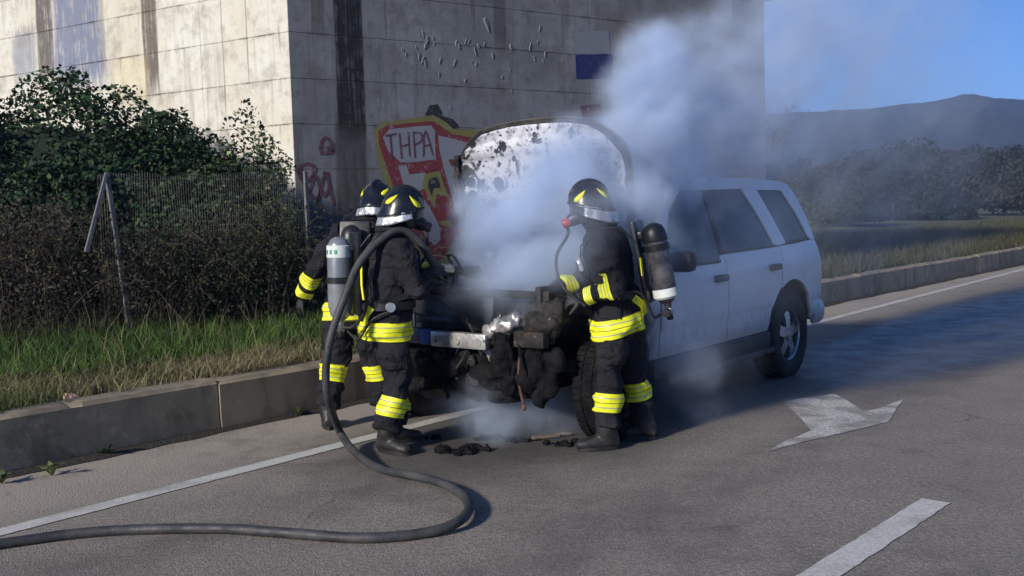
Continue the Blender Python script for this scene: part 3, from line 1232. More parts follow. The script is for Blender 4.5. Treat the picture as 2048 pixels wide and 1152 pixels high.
B1, B2 = (.024, .026, .016), (.062, .050, .034)
bramble('brown dry bramble thicket by the frame edge left of the leaning post', (-4.75, 10.3, .40), 1.1, .6, 1.45, 150, 5200, (B1, B2))
bramble('brown dry bramble thicket just right of the leaning post', (-3.55, 10.6, .40), .7, .5, 1.15, 110, 3600, ((.016, .022, .011), (.040, .036, .020)))
bramble('dark mixed bramble thicket below the corner shrub', (-2.65, 10.9, .40), .65, .5, 1.35, 110, 4200, ((.014, .024, .011), (.036, .040, .020)))
bramble('tall dry reeds at the far left frame edge', (-6.1, 11.0, .40), 1.1, .5, 1.6, 100, 3600, (B1, B2))
bramble('dark bramble at the foot of the grey wall beside the firefighters', (-1.55, 11.7, .42), .55, .5, .95, 70, 2600, ((.016, .018, .010), (.034, .034, .018)))

# ---- fence of vertical wires with a leaning post and strut
MT['post'] = simple('fence_post_concrete', (.17, .17, .175), (.11, .11, .11), .85, scale=14, bump=.4)
MT['wire'] = simple('galvanised_wire', (.10, .10, .10), (.15, .145, .13), .5, .5, scale=9, bump=0)
fen = thing('wire_fence', 'sagging wire mesh fence in front of the dark shrubs', 'fence')
f0, f1 = atd(213, 345, 10.2), atd(590, 340, 11.3)
zt = f0.z
for i, (f, lean) in enumerate(((0, -.16), (1.06, .0))):
    p = f0.lerp(f1, f)
    m = MB()
    top = Vector((p.x, p.y, zt))
    bot = Vector((p.x - lean * 1.0, p.y, .3))
    m.loft([bot, top], [(.030, .030), (.025, .025)], 4)
    m.build('post', MT['post'], fen, smooth=False)
m = MB()
a = Vector((f0.x, f0.y - .02, zt - .03))
b = atd(186, 452, 9.9)
b = a + (b - a) * 1.5
m.loft([a, b], [(.022, .022), (.024, .024)], 4)
m.build('strut', MT['post'], fen, smooth=False)
m = MB()
fa, fb = f0.lerp(f1, -.05), f0.lerp(f1, 1.03)
nw = 84
for i in range(nw + 1):
    p = fa.lerp(fb, i / nw)
    sag = .05 * math.sin(i * .13) + .02 * math.sin(i * .41)
    m.loft([(p.x, p.y + .03 + sag * .5, .40), (p.x + .015 * math.sin(i * .3), p.y + .03 - sag, 1.25), (p.x, p.y + .03, zt - .02 + sag * .4)], [.0014] * 3, 3)
for z in (.6, 1.1, 1.6, 2.02):
    m.loft([(fa.lerp(fb, k / 20).x, fa.lerp(fb, k / 20).y + .03 + .02 * math.sin(k * 1.3), z + .03 * math.sin(k * .9)) for k in range(21)], [.0018] * 21, 3)
tag(m.build('wire', MT['wire'], fen), kind='stuff')


# ---- grass on the verge
def blades(name, tt, nn, H, Wd, col, var, lean=.35, label=None):
    n = len(tt)
    z = verge_z(tt, nn)
    P = np.stack([KA.x + KD.x * tt + KN.x * nn, KA.y + KD.y * tt + KN.y * nn, z - .01], 1)
    a = RNG.uniform(0, 2 * np.pi, n)
    side = np.stack([np.cos(a), np.sin(a), np.zeros(n)], 1)
    ld = RNG.normal(0, lean, (n, 3))
    ld[:, 2] = 0
    h = (H * RNG.uniform(.45, 1.3, n))[:, None]
    up = np.array([0, 0, 1.0])
    w = (Wd * RNG.uniform(.6, 1.3, n))[:, None]
    m1 = P + up * h * .55 + ld * h * .35
    tp = P + up * h * (1 - .25 * np.minimum(1, np.abs(ld[:, :1]) + np.abs(ld[:, 1:2]))) + ld * h * 1.0
    V = np.stack([P - side * w / 2, P + side * w / 2, m1 - side * w * .4, m1 + side * w * .4, tp - side * w * .05, tp + side * w * .05], 1).reshape(-1, 3)
    i6 = (np.arange(n) * 6)[:, None]
    F = np.concatenate([i6 + np.array([0, 1, 3, 2]), i6 + np.array([2, 3, 5, 4])])
    c = np.clip(col * (1 + RNG.normal(0, var, (n, 1))), .004, 1)
    o = npmesh(name, V, F, MT['blade'], None, np.repeat(c, 6, 0))
    return tag(o, label, 'grass', kind='stuff')


def pick(n, t0, t1, n0, n1, pw=1.0, patch=None):
    tt = RNG.uniform(t0, t1, n * 2)
    nn = n0 + (n1 - n0) * RNG.random(n * 2) ** pw
    k = fbm(tt * 2.2, nn * 2.6) + RNG.normal(0, .3, n * 2)
    keep = k > (patch if patch is not None else -9)
    return tt[keep][:n], nn[keep][:n]


tt, nn = pick(26000, -4.5, 9, .16, 1.15, 1.15, -.15)
k = (np.clip(fbm(tt * 1.3, nn * 2.0) * .9 + .45 + RNG.normal(0, .25, len(tt)), 0, 1))[:, None]
col = np.array((.27, .22, .125)) * (1 - k) + np.array((.13, .165, .055)) * k
blades('dry_grass', tt, nn, .16, .0075, col, .25, .55, 'short dry straw coloured grass along the top of the kerb')
tt, nn = pick(30000, -4.5, 9, .95, 3.0, 1.0, -.35)
k = (np.clip(fbm(tt * 1.1 + 3, nn * 1.3) * .8 + .5 + RNG.normal(0, .2, len(tt)), 0, 1))[:, None]
col = np.array((.045, .10, .020)) * (1 - k) + np.array((.11, .19, .035)) * k
col = np.where(RNG.random((len(tt), 1)) < .12, np.array((.15, .14, .07)), col)
blades('lush_grass', tt, nn, .22, .011, col, .22, .4, 'lush green grass in front of the dark brambles')
tt, nn = pick(7000, -3, 7, 2.6, 4.6, 1.0, -.2)
k = RNG.random((len(tt), 1))
col = np.array((.045, .055, .022)) * (1 - k) + np.array((.09, .085, .045)) * k
blades('rank_grass', tt, nn, .42, .010, col, .25, .4, 'tall rank grass among the bramble stems')
tt, nn = pick(60000, 9, 60, .16, 7, 1.5, -.6)
k = RNG.random((len(tt), 1))
col = np.array((.06, .07, .03)) * (1 - k) + np.array((.11, .10, .05)) * k
blades('far_verge_grass', tt, nn, .22, .012, col, .25, .4, 'rough grass bank along the kerb beyond the car')

tt, nn = pick(700, -4.5, 9, .3, 3.2, 1.0, None)
col = np.tile(np.array((.24, .20, .11)), (len(tt), 1))
blades('dry_stalks', tt, nn, .48, .006, col, .25, .35, 'tall thin straw stalks standing out of the verge grass')


def weed(label, x, y, n, L, colr, lean=.7):
    random.seed(int(x))
    p = ground(x, y)
    t = thing('kerb_weed', label, 'weed', (p.x, p.y, 0.004), 0, 'weeds at the foot of the kerb')
    for i in range(n):
        a = random.uniform(0, 6.28)
        l = L * random.uniform(.6, 1.2)
        d = Vector((math.cos(a), math.sin(a), 0))
        s = Vector((-d.y, d.x, 0)) * l * random.uniform(.12, .2)
        h = l * random.uniform(.35, 1.0)
        m = MB()
        V = [Vector((0, 0, 0)) - s * .2, s * .2, d * l * .35 * lean + Vector((0, 0, h * .6)) + s, d * l * .35 * lean + Vector((0, 0, h * .6)) - s, d * l * lean + Vector((0, 0, h * .75))]
        m.add(V, [(0, 1, 2, 3), (3, 2, 4)])
        o = m.build('leaf', MT['weed_a' if colr else 'weed_b'], t)


MT['weed_a'] = simple('pale_weed_leaf', (.24, .26, .10), (.16, .20, .07), .6, scale=30, bump=0)
MT['weed_b'] = simple('green_weed_leaf', (.06, .09, .03), (.10, .12, .05), .6, scale=30, bump=0)
weed('pale splayed weed on the asphalt by the kerb foot, nearest the frame edge', 105, 952, 9, .13, 1)
weed('thin green weed sprouting halfway along the near kerb face', 214, 912, 10, .14, 0)
weed('small green weed tuft at the kerb by the rear firefighter', 600, 832, 16, .12, 0)
weed('dark green weed tuft cut by the photo edge at the kerb foot', 4, 968, 10, .12, 0)

# crumpled pinkish litter in the dry grass
m = MB()
p = kb(.62, .27)
pz = float(verge_z(.62, .27))
m.ball((0, 0, .03), (.06, .04, .035), 9, 6)
m.v = [tuple(Vector(v) * (1 + .35 * noise.noise(Vector(v) * 40))) for v in m.v]
o = m.build('paper_litter', simple('pink_paper', (.50, .26, .22), (.42, .34, .32), .8, scale=20), None, smooth=False)
o.location = (p.x, p.y, pz)
tag(o, 'crumpled pinkish paper litter lying in the dry grass', 'litter')

# ---- bare tree and background trees beyond the wall
def branch(m, p, d, r, L, depth, tips):
    n = 4
    P = [p]
    q = p.copy()
    dd = d.copy()
    for i in range(n):
        dd = (dd + Vector((random.gauss(0, .14), random.gauss(0, .14), random.gauss(.04, .08)))).normalized()
        q = q + dd * (L / n)
        P.append(q.copy())
    m.loft(P, [r * (1 - .5 * i / n) for i in range(n + 1)], 6 if depth < 2 else 4)
    if depth >= 4:
        tips.append(q)
        return
    for k in range(random.randint(2, 3) + (1 if depth == 0 else 0)):
        f = random.uniform(.45, 1.0)
        b = P[min(n, int(f * n) + 0)]
        ax = Vector((random.gauss(0, 1), random.gauss(0, 1), random.gauss(0, .4))).normalized()
        nd_ = (dd + ax * random.uniform(.5, .95)).normalized()
        branch(m, b, nd_, r * random.uniform(.42, .58), L * random.uniform(.6, .8), depth + 1, tips)


def bare_tree(label, x, dist, h, seed, group=None):
    random.seed(seed)
    p = atd(x, 400, dist)
    t = thing('bare_tree', label, 'tree', (p.x, p.y, .3), 0, group)
    m = MB()
    tips = []
    branch(m, Vector((0, 0, 0)), Vector((0, 0, 1)), .11, h * .38, 0, tips)
    m.build('trunk', MT['bark'], t)
    n = 500
    T = np.array([tuple(q) for q in tips])
    P = T[RNG.integers(0, len(T), n)] + RNG.normal(0, .22, (n, 3))
    V, F, C_ = leaves(P, RNG.normal(0, 1, (n, 3)), .10, .05, np.tile(np.array((.05, .045, .03)), (n, 1)), .3)
    npmesh('crown', V, F, MT['leaf'], t, C_)


bare_tree('bare winter tree standing behind the smoke beside the wall end', 1605, 34, 6.0, 5)
random.seed(21)


def tree(label, x, dist, h, w, n, cols, group='dark trees along the road beyond the car'):
    p = atd(x, 400, dist)
    t = thing('tree', label, 'tree', (p.x, p.y, .3), 0, group)
    m = MB()
    m.loft([(0, 0, -.1), (.05 * h * .2, 0, h * .3), (.02, .05, h * .75)], [h * .03, h * .024, h * .008], 7)
    for k in range(7):
        a = random.uniform(0, 6.28)
        z = h * random.uniform(.25, .55)
        m.loft([(0, 0, z), (math.cos(a) * w * .35, math.sin(a) * w * .35, z + h * .14), (math.cos(a) * w * .6, math.sin(a) * w * .6, z + h * .25)], [h * .012, h * .008, h * .003], 5)
    m.build('trunk', MT['bark'], t)
    ell = [((0, 0, h * .52), (w * .75, w * .75, h * .45))]
    for k in range(5):
        a = random.uniform(0, 6.28)
        ell.append(((math.cos(a) * w * .5, math.sin(a) * w * .5, h * random.uniform(.2, .5)), (w * .5, w * .5, h * random.uniform(.22, .34))))
    P, D = cloud_points(ell, n * 3, depth=.6, gap=.15, s=4.0 / w)
    k = np.clip(clump_noise(P, 2 / w)[:, None] * .5 + .5, 0, 1)
    col = np.array(cols[0]) * (1 - k) + np.array(cols[1]) * k
    sz = dist * .0032 + .07
    V, F, C_ = leaves(P, D, sz, sz * .7, col, .3)
    npmesh('crown', V, F, MT['leaf'], t, C_)


T1 = ((.010, .017, .010), (.022, .032, .016))
T2 = ((.016, .019, .012), (.034, .034, .020))
tree('round dark tree just beyond the wall end, half veiled by smoke', 1580, 46, 3.2, 2.2, 2600, T1)
tree('low brownish tree right behind the tail of the car', 1668, 58, 3.4, 2.8, 2200, T2)
tree('broad dark tree left of the tallest roadside tree', 1745, 70, 4.6, 3.8, 2600, T1)
tree('tallest dark tree of the roadside row', 1828, 84, 6.0, 4.6, 2600, T1)
tree('brownish tree between two dark ones near the hill crest', 1900, 78, 4.6, 3.8, 2400, T2)
tree('dark rounded tree below the hill crest', 1962, 92, 5.6, 4.8, 2400, T1)
tree('dark tree cut by the right photo edge', 2040, 84, 5.2, 4.4, 2400, T1)
tree('pale scrubby bush at the bend of the far kerb', 1985, 56, 2.6, 2.4, 1600, T2)
tree('small dark bush on the grass bank behind the tail light', 1700, 42, 1.9, 1.8, 1400, T1)
tree('low bush on the far grass bank in the middle of the row', 1860, 50, 2.0, 2.2, 1400, T1)

# ---- hills
_h = Mat('wooded_hill', .95)
_v = _h.pos()
_h.color(_h.mix(_h.step(_h.noise(_v, .05, 8, .7), .35, .65), (.007, .012, .010), (.016, .021, .014)))
_h.bump(_h.noise(_v, .12, 6, .7), 1.0, 6)
_h.bump(_h.voro(_v, .16), .8, 5)


def ridge_h(az):
    """height of the ridge in radians above the horizon for image column az"""
    pts = [(-4000, 120), (-1500, 90), (0, 150), (1000, 140), (1500, 170), (1760, 179), (1850, 186), (1900, 194), (1930, 200), (1955, 197), (1985, 192), (2048, 184), (2300, 205), (2700, 160), (3600, 190), (6000, 110)]
    return np.interp(az, [p[0] for p in pts], [p[1] for p in pts]) / FOC


azs = np.concatenate([np.linspace(-4000, 1400, 60), np.linspace(1420, 2200, 160), np.linspace(2230, 6000, 60)])
rows_ = np.linspace(0, 1, 16)
V = []
for a in azs:
    hx = (a - 1024) / FOC
    nrm = math.hypot(hx, 1)
    H = ridge_h(a)
    for r in rows_:
        D = 170 + 530 * r
        z = -1 + (H * 700 * 1.0 + 2.6) * (r ** 1.25)
        z += 3.0 * r * math.sin(a * .021 + r * 9) * math.sin(a * .0083 + 1)* (1 - r) + (1.6 * noise.noise(Vector((a * .013, 1, 0))) + .8 * noise.noise(Vector((a * .05, 4, 0)))) * r
        V.append((hx * D, D, z))
    V.append((hx * 950, 950, -5))
q = len(rows_) + 1
a_ = np.arange(len(azs) * q).reshape(len(azs), q)
F = np.stack([a_[:-1, :-1], a_[1:, :-1], a_[1:, 1:], a_[:-1, 1:]], -1).reshape(-1, 4)
tag(npmesh('hills', np.array(V), F, _h.m, smooth=True), kind='structure')
# ================================================================== THE BURNING CAR
# local frame: x runs from the front axle to the tail, y is positive on the kerb side, z up
CAR_A = rad(38.0)
CAR_S = 1.03
car = thing('burnt_suv', 'white SUV with burnt-out front and raised scorched hood', 'car', (-.02, 7.72, 0), math.pi / 2 - CAR_A)
car.scale = (CAR_S, CAR_S, CAR_S)

_c = Mat('white_car_paint', .32, spec=.5)
_v = _c.obj()
n = _c.noise(_v, 1.6, 6, .65)
n2 = _c.noise(_v, 14, 5, .65)
sx = nd(_c.nt, "ShaderNodeSeparateXYZ")
_c.link(_v, sx.inputs[0])
c = _c.mix(_c.step(n2, .45, .75, 0, .3), (.78, .78, .79), (.55, .54, .52))
burn = _c.step(_c.math('SUBTRACT', sx.outputs[0], _c.math('MULTIPLY', n, .8)), -.10, .30, 1, 0)
c = _c.mix(burn, c, (.03, .028, .027))
smk = _c.noise(_c.scale(_v, (2.2, 2.2, 1.0)), 1.6, 6, .7)
c = _c.mix(_c.math('MULTIPLY', _c.step(smk, .48, .70), _c.step(sx.outputs[0], .4, 2.4, .6, .10)), c, (.30, .295, .29))
mud = _c.step(_c.math('SUBTRACT', sx.outputs[2], _c.math('MULTIPLY', n2, .25)), .34, .60, .55, 0)
c = _c.mix(mud, c, (.20, .19, .18))
_c.color(c)
_c.rough(_c.math('ADD', .30, _c.math('MULTIPLY', _c.math('MAXIMUM', burn, mud), .5)))
MT['car'] = _c.m


def charred_mat():
    M = Mat('charred_metal', .75, .3)
    v = M.obj()
    a = M.noise(v, 5, 6, .7)
    b = M.noise(v, 22, 5, .7)
    c = M.mix(M.step(a, .42, .66), (.012, .011, .011), (.045, .038, .033))
    c = M.mix(M.step(b, .60, .72, 0, .75), c, (.26, .24, .23))
    c = M.mix(M.step(M.noise(v, 9, 5, .6), .62, .72, 0, .6), c, (.13, .065, .03))
    M.color(c)
    M.bump(b, .8, .012)
    return M.m


MT['char'] = charred_mat()
MT['black_char'] = simple('black_char', (.005, .005, .006), (.014, .013, .013), .85, scale=12, bump=.8, bdist=.012, spec=.12)
_b = Mat('scorched_aluminium', .38, .7)
_v = _b.obj()
c = _b.mix(_b.step(_b.noise(_v, 4, 5, .6), .40, .62), (.62, .60, .58), (.30, .28, .27))
c = _b.mix(_b.step(_b.noise(_v, 11, 6, .7), .56, .66), c, (.03, .028, .028))
_b.color(c)
_b.bump(_b.noise(_v, 25, 4), .4, .008)
MT['alu_burnt'] = _b.m
MT['blue_beam'] = simple('blue_coated_metal', (.06, .10, .34), (.05, .07, .22), .4, .2, scale=7)
MT['grey_beam'] = simple('sooty_grey_metal', (.11, .12, .16), (.035, .037, .048), .4, .5, scale=6)
MT['black_trim'] = simple('sill_plastic', (.018, .018, .020), (.032, .031, .032), .6, scale=10, bump=.2)
MT['alloy'] = simple('wheel_alloy', (.50, .51, .53), (.36, .36, .38), .28, .85, scale=6, bump=.02)
MT['tyre'] = simple('tyre_rubber', (.014, .014, .015), (.030, .029, .028), .85, scale=12, bump=.25)
MT['tail'] = simple('tail_lamp_red', (.30, .02, .02), (.2, .015, .015), .2, bump=0)
MT['dark_in'] = simple('interior_trim', (.03, .03, .033), (.05, .05, .052), .85, scale=10)

_gl = Mat('tinted_glass', .20, spec=.6)
_v = _gl.obj()
_gl.color((.12, .14, .165))
tr = nd(_gl.nt, "ShaderNodeBsdfTransparent")
tr.inputs[0].default_value = (.38, .43, .47, 1)
mx = nd(_gl.nt, "ShaderNodeMixShader")
_gl.val(_gl.step(_gl.noise(_v, 2.2, 5, .6), .3, .7, .45, .68), mx.inputs[0])
_gl.link(tr.outputs[0], mx.inputs[1])
_gl.link(_gl.b.outputs[0], mx.inputs[2])
_gl.link(mx.outputs[0], _gl.nt.nodes["Material Output"].inputs[0])
MT['glass'] = _gl.m


def half_width(x, z):
    zs = [.25, .42, .52, .655, .665, .85, 1.00, 1.10, 1.16, 1.40, 1.62, 1.72, 1.79]
    ws = [.80, .868, .892, .894, .906, .912, .905, .885, .862, .790, .718, .680, .60]
    w = float(np.interp(z, zs, ws))
    if x > 3.1:
        w -= .075 * ((x - 3.1) / .65) ** 2
    if x < .2:
        w -= .05 * ((.2 - x) / .9) ** 2
    return w


def clean(P):
    return [Vector((x, z)) for x, z in P]


def panel(name, out, sgn, mat, parent, inset=0.0, thick=.022, cut=.07, angle=35):
    """sheet-metal panel: outline in side view (x, z), wrapped on the body curve"""
    step = .05
    bd = []
    for i, p in enumerate(out):
        q = out[(i + 1) % len(out)]
        k = max(1, int(math.hypot(q[0] - p[0], q[1] - p[1]) / step))
        for j in range(k):
            bd.append(Vector((p[0] + (q[0] - p[0]) * j / k, p[1] + (q[1] - p[1]) * j / k)))
    nb = len(bd)

    def far_inside(x, z):
        ins, dmin = False, 9.0
        for i in range(nb):
            a_, b_ = bd[i], bd[(i + 1) % nb]
            if (a_.y > z) != (b_.y > z) and x < (b_.x - a_.x) * (z - a_.y) / (b_.y - a_.y) + a_.x:
                ins = not ins
            dmin = min(dmin, (a_.x - x) ** 2 + (a_.y - z) ** 2)
        return ins and dmin > (step * .55) ** 2
    inner_pts = []
    z = min(p[1] for p in out)
    row = 0
    while z < max(p[1] for p in out):
        x = min(p[0] for p in out) + (step / 2 if row % 2 else 0)
        while x < max(p[0] for p in out):
            if far_inside(x, z):
                inner_pts.append(Vector((x, z)))
            x += step
        z += step * .866
        row += 1
    cv, ce, cf, *_ = delaunay_2d_cdt(bd + inner_pts, [(i, (i + 1) % nb) for i in range(nb)], [], 1, 1e-6)
    bm = bmesh.new()
    bv = [bm.verts.new((p.x, 0, p.y)) for p in cv]
    for f in cf:
        bm.faces.new([bv[i] for i in f])
    for v in [v for v in bm.verts if not v.link_faces]:
        bm.verts.remove(v)
    bm.verts.index_update()
    nv = len(bm.verts)
    O, NN = [], []
    for v in bm.verts:
        x, z = v.co.x, v.co.z
        O.append((x, sgn * (half_width(x, z) - inset), z))
        e = .02
        gx = (half_width(x + e, z) - half_width(x - e, z)) / (2 * e)
        gz = (half_width(x, z + e) - half_width(x, z - e)) / (2 * e)
        NN.append(Vector((-gx, sgn, -gz)).normalized())
    I = [(x, y - sgn * thick, z) for x, y, z in O]
    bm.normal_update()
    flip = sum(f.normal.y * f.calc_area() for f in bm.faces) * sgn < 0
    Fo = []
    for f in bm.faces:
        ids = [v.index for v in f.verts]
        Fo.append(tuple(reversed(ids)) if flip else tuple(ids))
    Fi = [tuple(i + nv for i in reversed(f)) for f in Fo]
    dire = {}
    for f in Fo:
        for i in range(len(f)):
            dire[(f[i], f[(i + 1) % len(f)])] = 1
    Fr = [(j, i, i + nv, j + nv) for (i, j) in dire if (j, i) not in dire]
    bm.free()
    me = bpy.data.meshes.new(name)
    me.from_pydata(O + I, [], Fo + Fi + Fr)
    me.polygons.foreach_set('use_smooth', [True] * len(me.polygons))
    me.update()
    nl = []
    no_, ni_ = len(Fo), len(Fi)
    for k, p in enumerate(me.polygons):
        for li in p.loop_indices:
            vi = me.loops[li].vertex_index
            if k < no_:
                nl.append(NN[vi])
            elif k < no_ + ni_:
                nl.append(-NN[vi - nv])
            else:
                nl.append(p.normal.copy())
    me.normals_split_custom_set(nl)
    me.materials.append(mat)
    return link(name, me, parent)


def arc(cx, cz, r, a0, a1, n=10):
    return [(cx + r * math.cos(rad(a0 + (a1 - a0) * i / n)), cz + r * math.sin(rad(a0 + (a1 - a0) * i / n))) for i in range(n + 1)]


RX = 2.89
AR = .465
for sgn in (-1, 1):
    # front fender, scorched
    fen_out = [(.555, .46), (.555, 1.085), (.30, 1.075), (-.12, 1.03), (-.26, .98), (-.30, .90)] + arc(0, .40, .45, 118, 8, 10)
    panel('front_fender', fen_out, sgn, MT['car'], car)
    # front door
    d = panel('front_door', [(.565, .46), (1.625, .46), (1.625, 1.145), (1.575, 1.14), (1.55, 1.085), (.60, 1.085)], sgn, MT['car'], car)
    m = MB()
    y = sgn * (half_width(1.5, .97) + .020)
    m.bbox((1.49, y, .97), (.20, .034, .055), .016)
    m.build('handle', MT['black_trim'], d)
    panel('window', [(.66, 1.09), (1.545, 1.09), (1.575, 1.145), (1.60, 1.16), (1.60, 1.655), (1.24, 1.655), (.98, 1.50)], sgn, MT['glass'], d, .012, .006)
    # rear door: lower rear edge follows the wheel arch
    out = [(1.637, .46), (2.40, .46)] + [p for p in arc(RX, .40, AR + .02, 172, 122, 7)] + [(2.68, 1.05), (2.70, 1.16), (1.637, 1.15)]
    d = panel('rear_door', out, sgn, MT['car'], car)
    m = MB()
    y = sgn * (half_width(2.52, .995) + .020)
    m.bbox((2.50, y, .995), (.20, .034, .055), .016)
    m.build('handle', MT['black_trim'], d)
    panel('window', [(1.66, 1.16), (2.62, 1.175), (2.46, 1.45), (2.30, 1.665), (1.66, 1.66)], sgn, MT['glass'], d, .012, .006)
    # quarter panel
    q0 = arc(RX, .40, AR, 120, 10, 14)
    out = [(2.712, 1.16), (2.692, 1.05), (2.665, .83)] + q0 + [(3.40, .50), (3.66, .54), (3.70, .80), (3.69, 1.05), (3.64, 1.19)]
    panel('quarter_panel', out, sgn, MT['car'], car)
    panel('window', [(2.60, 1.65), (2.74, 1.40), (2.86, 1.195), (3.44, 1.21), (3.30, 1.42), (3.10, 1.65)], sgn, MT['glass'], car, .012, .006)
    # pillars and roof rail
    panel('pillar', [(.47, 1.09), (.655, 1.09), (.975, 1.505), (1.24, 1.66), (1.24, 1.74), (1.12, 1.70), (.80, 1.47)], sgn, MT['car'], car)
    panel('pillar', [(1.60, 1.155), (1.66, 1.155), (1.66, 1.665), (1.60, 1.66)], sgn, MT['black_trim'], car, .004)
    panel('pillar', [(2.62, 1.165), (2.865, 1.185), (2.745, 1.40), (2.60, 1.66), (2.30, 1.672), (2.465, 1.45)], sgn, MT['car'], car)
    panel('pillar', [(3.44, 1.195), (3.645, 1.19), (3.56, 1.42), (3.40, 1.64), (3.30, 1.71), (3.10, 1.655), (3.30, 1.42)], sgn, MT['car'], car)
    panel('roof_side', [(1.235, 1.655), (2.3, 1.665), (2.6, 1.655), (3.10, 1.65), (3.30, 1.70), (3.16, 1.735), (2.6, 1.76), (1.7, 1.755), (1.235, 1.71)], sgn, MT['car'], car)
    # window seals along the belt line
    for x0, x1, z0, z1 in ((.62, 1.55, 1.080, 1.097), (1.645, 2.66, 1.148, 1.168), (2.86, 3.44, 1.188, 1.203)):
        panel('belt_seal', [(x0, z0), (x1, z0 + .012), (x1, z1 + .012), (x0, z1)], sgn, MT['black_trim'], car, -.004, .012)
    panel('door_gap', [(1.621, .47), (1.640, .47), (1.640, 1.14), (1.621, 1.14)], sgn, MT['black_trim'], car, .016, .006)
    # sill cladding and running board
    m = MB()
    P = [(.50, sgn * .80, .36), (2.42, sgn * .80, .36)]
    m.bbox((1.46, sgn * .83, .385), (1.96, .14, .15), .03)
    m.bbox((1.46, sgn * .90, .315), (1.80, .15, .05), .02)
    m.build('running_board', MT['black_trim'], car)
    # wheel-arch liner
    for ax in (0.0, RX):
        m = MB()
        V, F = [], []
        A = arc(ax, .40, .47, -5, 185 if ax else 125, 16)
        for x, z in A:
            V += [(x, sgn * .60, z), (x, sgn * (half_width(x, z) - .03), z)]
        for i in range(len(A) - 1):
            F.append((2 * i, 2 * i + 1, 2 * i + 3, 2 * i + 2))
        m.add(V, F)
        m.build('wheel_arch_liner', MT['black_char'] if ax == 0 else MT['black_trim'], car)
    # tail lamp
    m = MB()
    m.bbox((3.685, sgn * .735, 1.02), (.06, .14, .36), .02)
    m.build('tail_lamp', MT['tail'], car)
    # door mirror, melted
    if sgn < 0:
        m = MB()
        m.bbox((.78, sgn * .97, 1.14), (.12, .20, .15), .05)
        m.tube([(.70, sgn * .86, 1.08), (.76, sgn * .92, 1.10)], .03, 8)
        m.build('mirror', MT['black_trim'], car)

# roof skin
V, F = [], []
xs = np.linspace(1.16, 3.30, 14)
ys = np.linspace(-.66, .66, 12)
for x in xs:
    for y in ys:
        e = 1 - (y / .66) ** 2
        zr = 1.712 + .05 * e + .03 * math.sin(math.pi * min(1, max(0, (x - 1.1) / 2.5))) - (.045 if x < 1.2 else 0) - (.03 * max(0, (x - 2.9) / .4) ** 2)
        V.append((x, y, zr))
for i in range(13):
    for j in range(11):
        F.append((i * 12 + j, (i + 1) * 12 + j, (i + 1) * 12 + j + 1, i * 12 + j + 1))
m = MB()
m.add(V, F)
o = m.build('roof', MT['car'], car)
s = o.modifiers.new('t', 'SOLIDIFY'); s.thickness = .03; s.offset = -1
# windscreen, rear window, tailgate, rear bumper, floor
m = MB()
V, F = [], []
for i in range(7):
    f = i / 6
    x, z = .50 + (1.17 - .50) * f, 1.10 + (1.70 - 1.10) * f
    for j in range(9):
        y = -1 + 2 * j / 8
        hw = (half_width(x, max(z, 1.1)) - .02)
        V.append((x - .10 * (1 - y * y) * (1 - .3 * f), y * hw, z + .01 * (1 - y * y)))
for i in range(6):
    for j in range(8):
        F.append((i * 9 + j, (i + 1) * 9 + j, (i + 1) * 9 + j + 1, i * 9 + j + 1))
m.add(V, F)
o = m.build('windscreen', MT['glass'], car)
m = MB()
m.bbox((3.66, 0, .88), (.06, 1.46, .62), .03)
o = m.build('tailgate', MT['car'], car)
m = MB()
V = [(3.66, -.66, 1.2), (3.66, .66, 1.2), (3.30, .58, 1.70), (3.30, -.58, 1.70)]
m.add(V + [(x - .02, y, z) for x, y, z in V], [(0, 1, 2, 3), (7, 6, 5, 4), (0, 4, 5, 1), (1, 5, 6, 2), (2, 6, 7, 3), (3, 7, 4, 0)])
m.build('rear_window', MT['glass'], car, smooth=False)
m = MB()
pts = [(3.42, -.86, .52), (3.62, -.85, .52), (3.78, -.66, .52), (3.82, 0, .52), (3.78, .66, .52), (3.62, .85, .52), (3.42, .86, .52)]
m.loft(spline(pts, 4), [(.11, .028 + .03 * min(1, min(k, 24 - k) / 5)) for k in range(25)], 10, side=(0, 0, 1))
m.build('rear_bumper', MT['car'], car)
m = MB()
m.bbox((1.9, 0, .40), (3.2, 1.5, .10), .03)
m.bbox((1.6, 0, .33), (3.6, .30, .10), .03)
m.build('underbody', MT['black_char'], car)
# seats and dashboard behind the glass
for x, y in ((1.35, -.38), (1.35, .38), (2.25, -.38), (2.25, .38)):
    m = MB()
    m.bbox((x, y, .74), (.50, .50, .16), .06)
    m.bbox((x + .27, y, 1.06), (.14, .48, .62), .06, Matrix.Rotation(rad(14), 3, 'Y'))
    m.bbox((x + .36, y, 1.47), (.10, .26, .17), .04)
    m.build('seat', MT['dark_in'], car)
m = MB()
m.bbox((.78, 0, .98), (.45, 1.45, .26), .08)
m.build('dashboard', MT['dark_in'], car)
m = MB()
for k in range(24):
    a, b = 2 * math.pi * k / 24, 2 * math.pi * (k + 1) / 24
    R_ = Matrix.Rotation(rad(-25), 3, 'Y')
    m.tube([Vector((1.02, -.38, 1.06)) + R_ @ Vector((0, .18 * math.cos(t), .18 * math.sin(t))) for t in (a, b)], .014, 6)
m.build('steering_wheel', MT['black_trim'], car)


